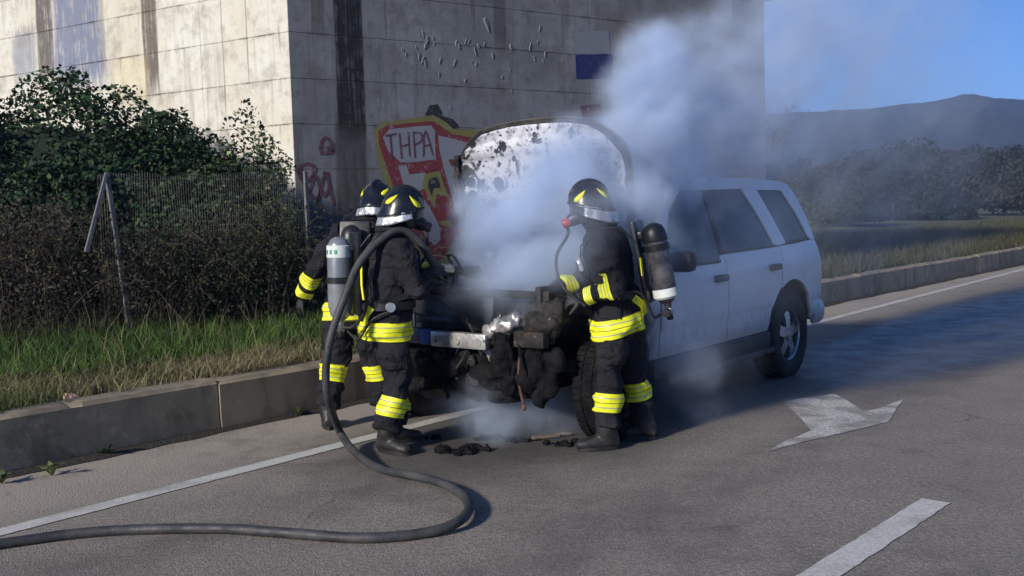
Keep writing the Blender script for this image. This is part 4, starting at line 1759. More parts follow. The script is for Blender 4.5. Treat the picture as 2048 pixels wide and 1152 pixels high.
def tyre_mb(r=.372, w=.245, hub=.225):
    m = MB()
    prof = [(hub, -w * .40), (hub + .03, -w * .47), (r - .075, -w * .50), (r - .02, -w * .455), (r - .003, -w * .36), (r, -w * .15), (r, w * .15),
            (r - .003, w * .36), (r - .02, w * .455), (r - .075, w * .50), (hub + .03, w * .47), (hub, w * .40)]
    n = 48
    V, F = [], []
    for i, (rr, h) in enumerate(prof):
        for k in range(n):
            a = 2 * math.pi * k / n
            V.append((rr * math.cos(a), h, rr * math.sin(a)))
    q = len(prof)
    for i in range(q):
        i2 = (i + 1) % q
        for k in range(n):
            k2 = (k + 1) % n
            F.append((i * n + k, i * n + k2, i2 * n + k2, i2 * n + k))
    m.add(V, F)
    # tread blocks
    for k in range(56):
        a = 2 * math.pi * k / 56
        for h in (-.075, 0, .075):
            da = .03 if h == 0 else 0
            R_ = Matrix.Rotation(-(a + da), 3, 'Y')
            m.box(R_ @ Vector((r + .003, h, 0)), (.012, .058, .030), R_)
    return m


def wheel(x, sgn, steer=0.0, camber=0.0, burnt=False, dz=0.0, yy=.775):
    w = bpy.data.objects.new('wheel', None)
    COL.objects.link(w)
    w.parent = car
    w.location = (x, sgn * yy, .372 + dz)
    w.rotation_euler = (camber, 0, steer)
    t = tyre_mb().build('tyre', MT['black_char'] if burnt else MT['tyre'], w, angle=30)
    m = MB()
    s = sgn
    # barrel and lip
    prof = [(.232, -.09), (.226, .04), (.236, .085), (.228, .098), (.215, .085), (.208, .03), (.20, -.09)]
    n = 40
    V, F = [], []
    for rr, h in prof:
        for k in range(n):
            a = 2 * math.pi * k / n
            V.append((rr * math.cos(a), s * h, rr * math.sin(a)))
    for i in range(len(prof)):
        i2 = (i + 1) % len(prof)
        for k in range(n):
            k2 = (k + 1) % n
            F.append((i * n + k, i * n + k2, i2 * n + k2, i2 * n + k))
    m.add(V, F)
    for k in range(5):
        a = 2 * math.pi * k / 5 + .3
        ca, sa = math.cos(a), math.sin(a)
        tx, tz = -sa, ca
        P = []
        for rr, hw, h in ((.05, .050, .085), (.13, .043, .080), (.222, .062, .062)):
            for q_ in (-1, 1):
                P.append((rr * ca + q_ * hw * tx, s * h, rr * sa + q_ * hw * tz))
        P2 = [(p[0], p[1] - s * .035, p[2]) for p in P]
        m.add(P + P2, [(0, 1, 3, 2), (2, 3, 5, 4), (6, 8, 9, 7), (8, 10, 11, 9), (0, 2, 8, 6), (2, 4, 10, 8), (1, 7, 9, 3), (3, 9, 11, 5)])
    m.lathe([(.055, -.02), (.066, .08), (.05, .096), (.0, .10)] if s > 0 else [(.0, -.10), (.05, -.096), (.066, -.08), (.055, .02)], (0, 0, 0), 'Y', 20)
    m.build('rim', MT['char'] if burnt else MT['alloy'], w, angle=30)
    m = MB()
    m.lathe([(.14, -.03), (.14, .0)], (0, s * .0, 0), 'Y', 24)
    m.lathe([(.20, -.012), (.20, .012)], (0, -s * .07, 0), 'Y', 24)
    m.build('brake_disc', MT['char'], w)
    return w


wheel(RX, -1)
wheel(RX, 1)
wheel(0, -1, steer=rad(8), burnt=True, yy=.85)
wheel(0, 1, steer=rad(-22), camber=rad(11), burnt=True, dz=-.004)

# ---- burnt front end
for y0, y1, mt, dz, dx in ((.74, .30, 'grey_beam', .010, .0), (.298, .20, 'blue_beam', .006, -.006), (.198, -.30, 'alu_burnt', .0, -.010), (-.50, -.74, 'char', .03, .02)):
    m = MB()
    m.bbox((-.60 + dx, (y0 + y1) / 2, .69 + dz), (.07, y0 - y1, .105), .014, Matrix.Rotation(random.uniform(-.03, .03), 3, 'Z'))
    if mt == 'alu_burnt' and y0 > 0:
        for yy in np.linspace(y1 + .06, y0 - .06, 3):
            m.lathe([(.026, -.004), (.026, .006), (.014, .006)], (-.642 + dx, yy, .69 + dz), 'X', 12)
    m.build('bumper_beam', MT[mt], car)
m = MB()
m.bbox((-.46, .05, 1.005), (.06, 1.36, .045), .012, Matrix.Rotation(.02, 3, 'X'))
m.bbox((-.46, .68, .85), (.06, .05, .34), .01)
m.bbox((-.46, -.68, .85), (.06, .05, .34), .01)
m.build('radiator_support', MT['char'], car)
m = MB()
m.bbox((-.44, .22, .86), (.035, .86, .25), .006, Matrix.Rotation(rad(6), 3, 'Y'))
m.bbox((-.475, .30, .80), (.02, .62, .05), .006, Matrix.Rotation(rad(6), 3, 'Y'))
m.bbox((-.472, .05, .90), (.02, .10, .16), .006, Matrix.Rotation(.25, 3, 'X'))
m.build('radiator', simple('radiator_core', (.035, .042, .058), (.012, .012, .015), .35, .4, scale=5), car)
m = MB()
m.bbox((-.34, .42, 1.02), (.24, .46, .10), .03, Matrix.Rotation(.08, 3, 'X'))
m.bbox((-.30, -.02, .99), (.22, .30, .12), .04)
m.build('slam_panel', MT['black_char'], car)


def rubble(name, spots, mat, parent, amp=.45, vox=.016):
    """melted lumps fused into one knobbly mass"""
    m = MB()
    for (c, r) in spots:
        m.ball(c, r, 12, 8)
    me = remesh(m.mesh(name), vox)
    for v in me.vertices:
        p = v.co
        k = noise.fractal(p * 9, 1.0, 2.0, 4) * amp * .06 + noise.noise(p * 31) * .008
        v.co = p + v.normal * k
    me.materials.append(mat)
    return link(name, me, parent)


rubble('engine_block', [((-.05, 0, .72), (.36, .30, .26)), ((-.22, .22, .80), (.20, .22, .16)), ((-.18, -.28, .78), (.24, .20, .17)), ((.10, .30, .90), (.22, .16, .12)),
                        ((.12, -.34, .88), (.22, .16, .12)), ((.02, .02, .95), (.24, .22, .10)), ((-.25, -.50, .86), (.14, .13, .12)), ((-.28, .52, .84), (.13, .12, .12))], MT['char'], car)
rubble('melted_headlamp', [((-.53, -.40, .80), (.10, .12, .07)), ((-.54, -.30, .76), (.08, .08, .06)), ((-.50, -.48, .84), (.08, .07, .05))], MT['alu_burnt'], car, .8)
rubble('melted_headlamp', [((-.50, -.66, .80), (.11, .13, .09)), ((-.46, -.72, .88), (.10, .10, .09)), ((-.50, -.62, .72), (.07, .10, .05))], MT['char'], car, .9)
rubble('melted_bumper_skin', [((-.60, -.40, .60), (.06, .09, .16)), ((-.58, -.44, .48), (.05, .07, .14)), ((-.56, -.36, .72), (.05, .08, .08))], MT['black_char'], car, .9)
rubble('melted_fender_liner', [((-.30, .86, .66), (.10, .05, .10)), ((-.34, .86, .54), (.08, .045, .12)), ((-.38, .85, .42), (.06, .04, .10)), ((-.26, .88, .76), (.10, .04, .06))],
       simple('scorched_orange_plastic', (.32, .15, .05), (.42, .40, .38), .35, .35, scale=16, bump=.4), car, .9)
m = MB()
m.bbox((-.38, 0, .52), (.20, 1.15, .20), .04)
m.bbox((-.20, 0, .40), (.16, 1.25, .10), .03)
m.bbox((-.45, .20, .42), (.10, .70, .12), .03)
m.build('front_subframe', MT['black_char'], car)
m = MB()
m.bbox((-.50, -.14, .575), (.04, .34, .13), .012, Matrix.Rotation(.1, 3, 'X'))
m.bbox((-.47, -.05, .43), (.05, .50, .035), .01, Matrix.Rotation(-.05, 3, 'X'))
m.tube([(-.50, -.02, .62), (-.52, -.05, .52), (-.50, -.02, .42)], .012, 6)
m.tube([(-.50, .06, .62), (-.53, .10, .50), (-.51, .08, .40)], .010, 6)
m.build('cooler_remains', MT['alu_burnt'], car)
rubble('melted_undertray', [((-.52 + random.uniform(-.05, .06), -.58 + .105 * i, .50 + random.uniform(-.06, .05)), (.08, .09, random.uniform(.07, .13))) for i in range(12)]
       + [((-.46, -.50 + .2 * i, .34 + random.uniform(-.03, .03)), (.12, .13, .05)) for i in range(6)], MT['black_char'], car, .45)
rubble('melted_bumper_corner', [((-.56, -.60, .54), (.07, .12, .13)), ((-.52, -.70, .44), (.06, .08, .12)), ((-.50, -.74, .58), (.06, .09, .10)), ((-.54, -.66, .34), (.05, .06, .07))], MT['black_char'], car, .5)
rubble('charred_wiring', [((-.56 + random.uniform(-.03, .03), random.uniform(-.45, .35), random.uniform(.40, .62)), (.02, random.uniform(.02, .07), random.uniform(.015, .04))) for i in range(22)], MT['char'], car, .8, .011)
for (y, z0, z1, r, mt) in ((-.55, .66, .28, .008, 'rust'), (-.47, .60, .40, .007, 'black_char'), (.10, .45, .30, .007, 'black_char')):
    m = MB()
    P = spline([(-.60, y, z0), (-.62, y + .01, (z0 + z1) / 2), (-.61, y - .02, z1)], 6)
    m.loft(P, [r] * len(P), 6)
    m.ball((-.61, y - .02, z1), (.016, .016, .022), 8, 6)
    if 'rust' not in MT:
        MT['rust'] = simple('rusted_wire', (.16, .07, .04), (.08, .05, .04), .8, scale=20)
    m.build('hanging_wire', MT[mt], car)
# recognisable remains in the bay: fan ring, hoses, strut towers, battery case, wiring
m = MB()
for k in range(24):
    a, b = 2 * math.pi * k / 24, 2 * math.pi * (k + 1) / 24
    m.tube([(-.40, .20 + .20 * math.cos(t), .84 + .12 * math.sin(t)) for t in (a, b)], .012, 6)
for k in range(5):
    a = 2 * math.pi * k / 5
    m.box((-.40, .20 + .10 * math.cos(a), .84 + .06 * math.sin(a)), (.02, .05, .05), Matrix.Rotation(a, 3, 'X'))
m.build('cooling_fan', MT['char'], car)
for pts_, r_, mt_ in (([(-.42, .46, .97), (-.30, .36, 1.06), (-.12, .22, 1.04), (.0, .10, .98)], .026, 'black_char'), ([(-.42, -.16, .80), (-.34, -.30, .92), (-.18, -.26, 1.02), (.02, -.20, 1.0)], .024, 'black_char'),
                      ([(-.52, .30, .98), (-.58, .10, .92), (-.60, -.12, .80), (-.62, -.24, .60)], .010, 'char'), ([(-.56, -.30, .84), (-.63, -.36, .70), (-.62, -.42, .52), (-.60, -.38, .40)], .012, 'black_char'),
                      ([(-.58, -.10, .64), (-.63, -.06, .54), (-.62, .04, .46), (-.60, .16, .52)], .009, 'char'), ([(-.58, -.52, .74), (-.64, -.58, .60), (-.62, -.62, .46)], .011, 'black_char'),
                      ([(-.50, .55, 1.0), (-.56, .60, .88), (-.58, .52, .76)], .010, 'char')):
    m = MB()
    P = spline(pts_, 6)
    m.loft(P, [r_] * len(P), 8)
    m.build('engine_hose', MT[mt_], car)
for s in (-1, 1):
    m = MB()
    m.lathe([(.11, .0), (.12, .02), (.11, .05), (.05, .06), (.05, .09), (.0, .09)], (.05, s * .52, 1.0), 'Z', 18)
    m.build('strut_tower', MT['char'], car)
m = MB()
m.bbox((.22, .44, 1.02), (.20, .26, .16), .02, Matrix.Rotation(.06, 3, 'Y'))
m.build('battery_case', MT['char'], car)
m = MB()
m.box((-.54, .56, .86), (.015, .26, .015))
m.box((-.54, .56, .72), (.015, .26, .015))
m.box((-.54, .43, .79), (.015, .015, .14))
m.box((-.54, .69, .79), (.015, .015, .14))
m.build('headlamp_frame', MT['alu_burnt'], car, smooth=False)
for s in (-1, 1):
    m = MB()
    m.bbox((.0, s * .62, .92), (1.0, .05, .26), .02)
    m.build('inner_wing', MT['char'], car)
m = MB()
m.bbox((.47, 0, .84), (.05, 1.62, .52), .02)
m.bbox((.46, 0, 1.085), (.14, 1.60, .05), .02)
m.build('firewall', MT['char'], car)

# ---- raised hood, seen from its scorched underside
_h = Mat('scorched_hood_underside', .6, .1)
_v = _h.obj()
n = _h.noise(_v, 2.4, 6, .65)
n2 = _h.noise(_v, 7.5, 6, .7)
n3 = _h.noise(_v, 30, 5, .7)
c = _h.mix(_h.step(n, .40, .62), (.62, .62, .66), (.46, .45, .49))
c = _h.mix(_h.step(_h.noise(_v, 4.2, 5), .58, .70, 0, .5), c, (.48, .40, .33))
sx = nd(_h.nt, "ShaderNodeSeparateXYZ")
_h.link(_v, sx.inputs[0])
edge = _h.step(sx.outputs[1], .35, .80, 0, .13)
low = _h.step(sx.outputs[0], .10, .75, .14, 0)
k = _h.math('ADD', _h.math('ADD', n2, edge), low)
c = _h.mix(_h.step(k, .575, .625), c, (.02, .018, .018))
c = _h.mix(_h.step(_h.noise(_v, 19, 6, .75), .53, .62, 0, .85), c, (.05, .045, .045))
c = _h.mix(_h.step(n3, .66, .74, 0, .6), c, (.10, .09, .09))
_h.color(c)
_h.bump(n2, .4, .02)
_h.bump(n3, .4, .006)
MT['hood_in'] = _h.m
HL, HW = 1.08, .80
hood = bpy.data.objects.new('hood', None)
COL.objects.link(hood)
hood.parent = car
hood.location = (.43, 0, 1.10)
# local: x along the hood from the hinge to its front edge, y across, z = underside normal
hood.rotation_euler = (0, rad(-94), 0)


def hood_out(u):
    """half width of the hood at u (0 hinge .. 1 front edge)"""
    if u < .62:
        return HW * (.97 + .03 * u)
    t = (u - .62) / .38
    return HW * (.988 * (1 - t ** 3.0 * .34))


def hood_grid(z0, thick_edge, nu=26, nv=30, shrink=0.0, relief=None):
    V, F = [], []
    for i in range(nu + 1):
        u = i / nu
        for j in range(nv + 1):
            v = -1 + 2 * j / nv
            w = hood_out(u) - shrink
            bow = .045 * (1 - abs(v) ** 2.6)              # front edge curves forward at the middle
            x = u * (HL - shrink) * (1 + bow * u * u) - .02 * u
            y = v * w
            z = z0 - .045 * (1 - v * v) - .10 * (1 - u) * u * 1.2
            if relief:
                z += relief(u, v)
            V.append((x, y, z))
    for i in range(nu):
        for j in range(nv):
            a = i * (nv + 1) + j
            F.append((a, a + 1, a + nv + 2, a + nv + 1))
    return V, F


def relief(u, v):
    """stamped ribs: raised rails round recessed bays"""
    r = 0.0
    for c0 in (-.62, -.22, .22, .62):
        r = max(r, 1 - abs(v - c0 * (1 - .25 * u)) / .085)
    for c0 in (.12, .86):
        r = max(r, 1 - abs(u - c0) / .05)
    r = max(r, 1 - abs(u - .50 - .1 * abs(v)) / .045)
    return .020 * min(1, max(0, r) * 3.0)


m = MB()
V, F = hood_grid(0.0, 0)
m.add(V, F)
o = m.build('outer_skin', MT['char'], hood)
s = o.modifiers.new('t', 'SOLIDIFY'); s.thickness = .012; s.offset = 0
m = MB()
V, F = hood_grid(.024, 0, 60, 70, .035, relief)
m.add(V, F)
o = m.build('inner_panel', MT['hood_in'], hood)
s = o.modifiers.new('t', 'SOLIDIFY'); s.thickness = .006; s.offset = 0
o.data.polygons.foreach_set('use_smooth', [True] * len(o.data.polygons))
# rolled rim of the hood
m = MB()
P = []
for i in range(27):
    u = i / 26
    P.append((u * HL - .02 * u, -hood_out(u), -.01 - .10 * (1 - u) * u * 1.2))
top = []
for j in range(1, 30):
    v = -1 + 2 * j / 30
    top.append((HL * (1 + .045 * (1 - abs(v) ** 2.6)) - .02, v * hood_out(1), -.045 * (1 - v * v) - .01))
P = P + top + [(p[0], -p[1], p[2]) for p in reversed(P)]
m.tube(P, .008, 8)
m.build('rim', simple('hood_rim', (.12, .12, .13), (.05, .05, .05), .5, .3, scale=8), hood)
# stamped holes and rings of the inner panel
MT['hole'] = simple('soot_black', (.006, .006, .007), (.012, .011, .011), .9, scale=20)


def hood_z(u, v):
    return .024 - .045 * (1 - v * v) - .10 * (1 - u) * u * 1.2


for (u, v, r) in ((.62, .80, .052), (.53, .80, .048), (.36, .84, .060), (.60, .48, .062), (.46, .60, .040), (.30, .50, .055)):
    m = MB()
    cx_, cy_, cz_ = u * HL, v * hood_out(u), hood_z(u, v) + .024
    m.lathe([(r * .78, -.012), (r * 1.0, -.012), (r * 1.05, .004), (r * .9, .012), (r * .78, .004)], (cx_, cy_, cz_), 'Z', 22)
    m.build('stamped_ring', MT['hood_in'], hood)
    m = MB()
    m.lathe([(r * .78, -.006), (r * .78, .006)], (cx_, cy_, cz_ + .002), 'Z', 16)
    m.build('soot_patch', MT['hole'], hood)
def soot_shape(u, v, a, b, n_=15, rag=.75):
    m = MB()
    out = []
    for i in range(n_):
        t = 2 * math.pi * i / n_
        k = 1 - rag * random.random()
        out.append((a * k * math.cos(t), b * k * math.sin(t)))
    cx_, cy_, cz_ = u * HL, v * hood_out(u), hood_z(u, v) + relief(u, v)
    V = [(cx_ + p, cy_ + q, cz_ + .009) for p, q in out] + [(cx_ + p, cy_ + q, cz_ - .02) for p, q in out] + [(cx_, cy_, cz_ + .012)]
    m.add(V, [(2 * n_, i, (i + 1) % n_) for i in range(n_)] + [(i, (i + 1) % n_, n_ + (i + 1) % n_, n_ + i) for i in range(n_)])
    m.build('charred_patch', MT['hole'], hood, smooth=False)


for (u, v, a, b) in ((.91, .02, .055, .045), (.88, .0, .03, .075), (.92, -.50, .05, .03), (.89, -.46, .03, .03), (.86, .44, .06, .045), (.83, .50, .03, .03), (.80, .66, .035, .06), (.77, .72, .05, .03),
                     (.78, .30, .05, .03), (.71, .26, .08, .025), (.74, .46, .035, .028), (.76, -.36, .05, .025), (.80, -.50, .02, .05), (.66, .86, .06, .04), (.60, .92, .07, .035), (.50, .90, .06, .04),
                     (.68, .10, .03, .03), (.48, .70, .05, .03), (.44, .90, .07, .03), (.36, .93, .07, .03), (.28, .90, .06, .04), (.40, .66, .04, .03), (.20, .80, .06, .06)):
    soot_shape(u, v, a, b)
for _ in range(34):
    soot_shape(random.uniform(.55, .97), random.uniform(-.85, .9), random.uniform(.006, .014), random.uniform(.006, .016), 8, .5)
# dark turned-down flange along the kerb side
for s_ in (1,):
    m = MB()
    V, F = [], []
    for i in range(21):
        u = .02 + .80 * i / 20
        y = s_ * (hood_out(u) - .006)
        zc = -.10 * (1 - u) * u * 1.2
        w = .055 + .012 * math.sin(i * 1.7)
        V += [(u * HL, y, zc - .012), (u * HL, y + s_ * .012, zc + w), (u * HL, y - s_ * .05, zc + w + .012)]
    for i in range(20):
        for j in range(2):
            F.append((3 * i + j, 3 * i + 3 + j, 3 * i + 4 + j, 3 * i + 1 + j))
    m.add(V, F)
    o = m.build('side_flange', MT['char'], hood)
    q = o.modifiers.new('t', 'SOLIDIFY'); q.thickness = .005
# hinge arms
for s_ in (-1, 1):
    m = MB()
    m.tube([(.02, s_ * .66, .02), (.10, s_ * .68, .10), (.02, s_ * .68, .22)], .012, 6)
    m.build('hinge', MT['char'], hood)

# ---- charred debris on the asphalt
def debris(label, x, y, n, sx_, sy_, h, seed, mat='black_char'):
    random.seed(seed)
    p = ground(x, y)
    spots = []
    for i in range(n):
        a = random.uniform(0, 6.28)
        q = random.random() ** .6
        r = random.uniform(.4, 1.0)
        spots.append(((math.cos(a) * sx_ * q, math.sin(a) * sy_ * q, h * r * .25), (sx_ * .30 * r, sy_ * .38 * r, h * r * .62)))
    o = rubble('charred_debris', spots, MT[mat], None, .55, .010)
    zmin = min(v.co.z for v in o.data.vertices)
    for v in o.data.vertices:
        v.co.z = max(v.co.z, -.004)
    o.location = (p.x, p.y, .006)
    tag(o, label, 'debris', 'charred debris on the road')


debris('flat ragged black charred heap on the asphalt, nearest the camera', 928, 905, 12, .17, .09, .045, 3)
debris('low black debris under the front of the car, left of the round lump', 985, 878, 12, .17, .07, .035, 4)
debris('round upright charred lump in front of the burnt car', 1090, 858, 4, .045, .04, .11, 5)
debris('small scorched fragment between the lane line and the flat charred heap', 862, 880, 6, .06, .05, .03, 11)
debris('thin scatter of black fragments under the bumper, right of the round lump', 1045, 884, 9, .12, .05, .022, 12)
debris('black flaky debris at the toe of the right firefighter', 1125, 890, 10, .13, .07, .04, 6)
random.seed(99)
m = MB()
p = ground(1092, 878)
m.bbox((0, 0, .018), (.20, .035, .022), .006, Matrix.Rotation(.35, 3, 'Z'))
m.bbox((.12, .06, .022), (.12, .03, .02), .006, Matrix.Rotation(.2, 3, 'Z'))
o = m.build('bent_trim', simple('scorched_brown_trim', (.20, .13, .08), (.30, .27, .24), .5, .3, scale=20), None)
o.location = (p.x, p.y, 0)
tag(o, 'scorched brown strip of trim lying beside the round charred lump', 'debris')
# ================================================================== THE FIREFIGHTERS
# local frame of a person: x forward, y to the person's left, z up
def V3(*a):
    return Vector(a)


def make_band(body_me, c, axis, half, rlim, name, parent, off=.007, mat='tape'):
    """strip of reflective tape cut out of the clothing surface and set proud of it"""
    c, axis = Vector(c), Vector(axis).normalized()
    bm = bmesh.new()
    bm.from_mesh(body_me)
    kill = [f for f in bm.faces if abs((f.calc_center_median() - c).dot(axis)) > half + .05 or
            ((f.calc_center_median() - c) - axis * (f.calc_center_median() - c).dot(axis)).length > rlim]
    bmesh.ops.delete(bm, geom=kill, context='FACES')
    for s in (-1, 1):
        g = bm.verts[:] + bm.edges[:] + bm.faces[:]
        bmesh.ops.bisect_plane(bm, geom=g, plane_co=c + axis * half * s, plane_no=axis * s, clear_outer=True, dist=1e-6)
    bm.normal_update()
    nrm = {v: v.normal.copy() for v in bm.verts}
    for v in bm.verts:
        v.co += nrm[v] * off
    me = bpy.data.meshes.new(name)
    bm.to_mesh(me)
    bm.free()
    at = me.attributes.new('t', 'FLOAT', 'POINT')
    for i, v in enumerate(me.vertices):
        at.data[i].value = ((v.co - c).dot(axis) / half) * .5 + .5
    me.materials.append(MT[mat])
    me.polygons.foreach_set('use_smooth', [True] * len(me.polygons))
    return link(name, me, parent)


def make_patch(body_me, c, nrm, hw, hh, name, parent, off=.011):
    c, nrm = Vector(c), Vector(nrm).normalized()
    sd = Vector((0, 0, 1)).cross(nrm).normalized()
    bm = bmesh.new()
    bm.from_mesh(body_me)
    kill = []
    for f in bm.faces:
        q = f.calc_center_median() - c
        if abs(q.z) > hh + .03 or abs(q.dot(sd)) > hw + .03 or abs(q.dot(nrm)) > .14 or f.normal.dot(nrm) < .1:
            kill.append(f)
    bmesh.ops.delete(bm, geom=kill, context='FACES')
    for no_, h in ((Vector((0, 0, 1)), hh), (Vector((0, 0, -1)), hh), (sd, hw), (-sd, hw)):
        g = bm.verts[:] + bm.edges[:] + bm.faces[:]
        bmesh.ops.bisect_plane(bm, geom=g, plane_co=c + no_ * h, plane_no=no_, clear_outer=True, dist=1e-6)
    if len(bm.faces) < 6:
        bm.free()
        return
    bm.normal_update()
    n_ = {v: v.normal.copy() for v in bm.verts}
    for v in bm.verts:
        v.co += n_[v] * off
    me = bpy.data.meshes.new(name)
    bm.to_mesh(me)
    bm.free()
    me.materials.append(MT['suit'])
    me.polygons.foreach_set('use_smooth', [True] * len(me.polygons))
    o = link(name, me, parent)
    s = o.modifiers.new('t', 'SOLIDIFY')
    s.thickness = .010
    s.offset = -1


def make_glove(parent, wrist, d, palm, curl, name='glove', side=1):
    """gloved hand: palm, four unequal curled fingers and a thumb leaving the side of the palm"""
    d = Vector(d).normalized()
    palm = (Vector(palm) - d * Vector(palm).dot(d)).normalized()     # direction the palm faces
    lat = d.cross(palm) * side                                       # towards the thumb
    w = Vector(wrist)
    m = MB()
    m.loft([w - d * .06, w - d * .02, w + d * .03, w + d * .075, w + d * .098], [(.043, .040), (.040, .034), (.045, .026), (.047, .023), (.042, .018)], 12, side=lat)
    lens = (.076, .084, .078, .062)
    for i, L in enumerate(lens):
        b = w + d * (.088 - abs(i - 1) * .004) + lat * (.036 - .0235 * i)
        P = [b - d * .02, b]
        q = b.copy()
        ang = 0.0
        for k, seg in enumerate((.42, .33, .25)):
            ang += curl * (.55, .9, .7)[k] * (1 + .08 * i)
            q = q + (d * math.cos(ang) + palm * math.sin(ang)) * L * seg
            P.append(q.copy())
        m.loft(P, [.0125, .0125, .012, .011, .0095], 8, dome=False)
        m.ball(P[-1], .0098, 8, 6)
    b = w + d * .025 + lat * .040
    t1 = b + (d * .6 + lat * .75 + palm * .25).normalized() * .042
    t2 = t1 + (d * .85 + lat * .25 + palm * (.35 + .3 * curl)).normalized() * .036
    t3 = t2 + (d * .9 + palm * (.5 + .4 * curl)).normalized() * .026
    m.loft([b - lat * .02, b, t1, t2, t3], [.016, .0155, .0145, .0125, .010], 8)
    m.ball(t3, .0105, 8, 6)
    me = remesh(m.mesh(name), .0055, 2)
    me.materials.append(MT['glove'])
    return link(name, me, parent)


def make_helmet(parent, c, fwd, tilt=0.0, marks=True):
    """round fire helmet with comb, brim, side reflectors and silver neck cloth; c = head centre, fwd = facing direction"""
    fwd = Vector(fwd).normalized()
    up = Vector((0, 0, 1))
    lat = up.cross(fwd).normalized()
    R_ = Matrix((fwd, lat, up)).transposed() @ Matrix.Rotation(tilt, 3, 'Y')
    A, B, Cc = .150, .128, .158
    org = Vector(c) + R_ @ Vector((-.005, 0, .012))

    def surf(phi, th, k=1.0):
        # phi: 0 = front, 90 = left;  th: 0 = crown
        p = Vector((A * math.sin(th) * math.cos(phi), B * math.sin(th) * math.sin(phi), Cc * math.cos(th)))
        if th > 1.35:                              # skirt drops straight down and flares
            e = th - 1.35
            p = Vector((A * math.sin(1.35) * math.cos(phi) * (1 + .28 * e), B * math.sin(1.35) * math.sin(phi) * (1 + .25 * e), Cc * math.cos(1.35) - e * .150))
        return org + R_ @ (p * k)

    def lim(phi):
        f = math.cos(phi)
        return 1.55 + (.42 * (-f) if f < 0 else -.20 * f) + .22 * (abs(math.sin(phi)) ** 2)
    m = MB()
    n, mm = 36, 16
    V = [surf(0, 0)]
    F = []
    for i in range(1, mm + 1):
        for k in range(n):
            ph = 2 * math.pi * k / n
            V.append(surf(ph, lim(ph) * i / mm))
    for k in range(n):
        F.append((0, 1 + k, 1 + (k + 1) % n))
    for i in range(mm - 1):
        for k in range(n):
            k2 = (k + 1) % n
            F.append((1 + i * n + k, 1 + (i + 1) * n + k, 1 + (i + 1) * n + k2, 1 + i * n + k2))
    m.add(V, F)
    o = m.build('helmet', MT['helmet'], parent, angle=60)
    s = o.modifiers.new('t', 'SOLIDIFY'); s.thickness = .006; s.offset = -1
    # comb along the crown
    m = MB()
    V, F = [], []
    K = 15
    for i in range(K):
        t = -1.15 + 2.35 * i / (K - 1)
        ph, th = (0, t) if t >= 0 else (math.pi, -t)
        h = .020 * math.sin(math.pi * i / (K - 1)) ** .6
        for y, kk in ((-.020, 0), (-.010, h), (.010, h), (.020, 0)):
            p = surf(ph, th) + (surf(ph, th) - org).normalized() * (kk - .001) + R_ @ Vector((0, y, 0))
            V.append(p)
    for i in range(K - 1):
        for j in range(3):
            F.append((i * 4 + j, i * 4 + j + 1, (i + 1) * 4 + j + 1, (i + 1) * 4 + j))
    m.add(V, F)
    m.build('comb', MT['helmet'], o)
    # brim edge
    m = MB()
    P = [surf(2 * math.pi * k / n, lim(2 * math.pi * k / n)) for k in range(n)]
    P.append(P[0])
    m.tube(P, .006, 6)
    m.build('brim', MT['plastic'], o)
    # crescent reflectors front-side and rear-side
    for s in (1, -1):
        for ph0, fl in ((rad(52), 1), (rad(128), -1)):
            m = MB()
            V, F = [], []
            K = 11
            for i in range(K):
                t = i / (K - 1)
                # swoosh: low horizontal tail curving up into a point
                az = ph0 + fl * rad(-16 + 34 * t)
                th0 = 1.30 - .06 * math.sin(t * math.pi) - .42 * t ** 3
                wdt = .30 * math.sin(math.pi * min(1, t * .9 + .08)) ** .8
                V.append(surf(s * az, th0 - wdt * .5, 1.018))
                V.append(surf(s * az, th0 + wdt * .5, 1.018))
            for i in range(K - 1):
                F.append((2 * i, 2 * i + 1, 2 * i + 3, 2 * i + 2))
            m.add(V, F)
            q = m.build('reflector', MT['yellow'], o)
            sm = q.modifiers.new('t', 'SOLIDIFY'); sm.thickness = .003
    # visor rolled under the front brim
    m = MB()
    V, F = [], []
    for i in range(5):
        for k in range(13):
            ph = rad(-62 + 124 * k / 12)
            p = surf(ph, lim(ph) - .05, .97) + R_ @ Vector((0, 0, -.018 * i))
            V.append(p)
    for i in range(4):
        for k in range(12):
            F.append((i * 13 + k, i * 13 + k + 1, (i + 1) * 13 + k + 1, (i + 1) * 13 + k))
    m.add(V, F)
    m.build('visor', MT['visor'], o)
    return o, surf, lim, R_, org


def make_neck_cloth(parent, surf, lim, R_, org, a0=66, a1=294, drop=.085, flare=.06):
    m = MB()
    V, F = [], []
    K, Q = 30, 6
    for i in range(Q + 1):
        t = i / Q
        for k in range(K + 1):
            ph = rad(a0 + (a1 - a0) * k / K)
            e = abs(k / K - .5) * 2
            p = surf(ph, lim(ph) - .12, .99)
            q = R_ @ Vector((math.cos(ph), math.sin(ph), 0))
            fold = .008 * math.sin(k * 1.9) * t
            V.append(p + q * ((flare * .30 * t) + fold) + Vector((0, 0, -drop * t * (1 - .35 * e ** 2))))
    for i in range(Q):
        for k in range(K):
            F.append((i * (K + 1) + k, i * (K + 1) + k + 1, (i + 1) * (K + 1) + k + 1, (i + 1) * (K + 1) + k))
    m.add(V, F)
    o = m.build('neck_cloth', MT['silver_cloth'], parent)
    s = o.modifiers.new('t', 'SOLIDIFY'); s.thickness = .004


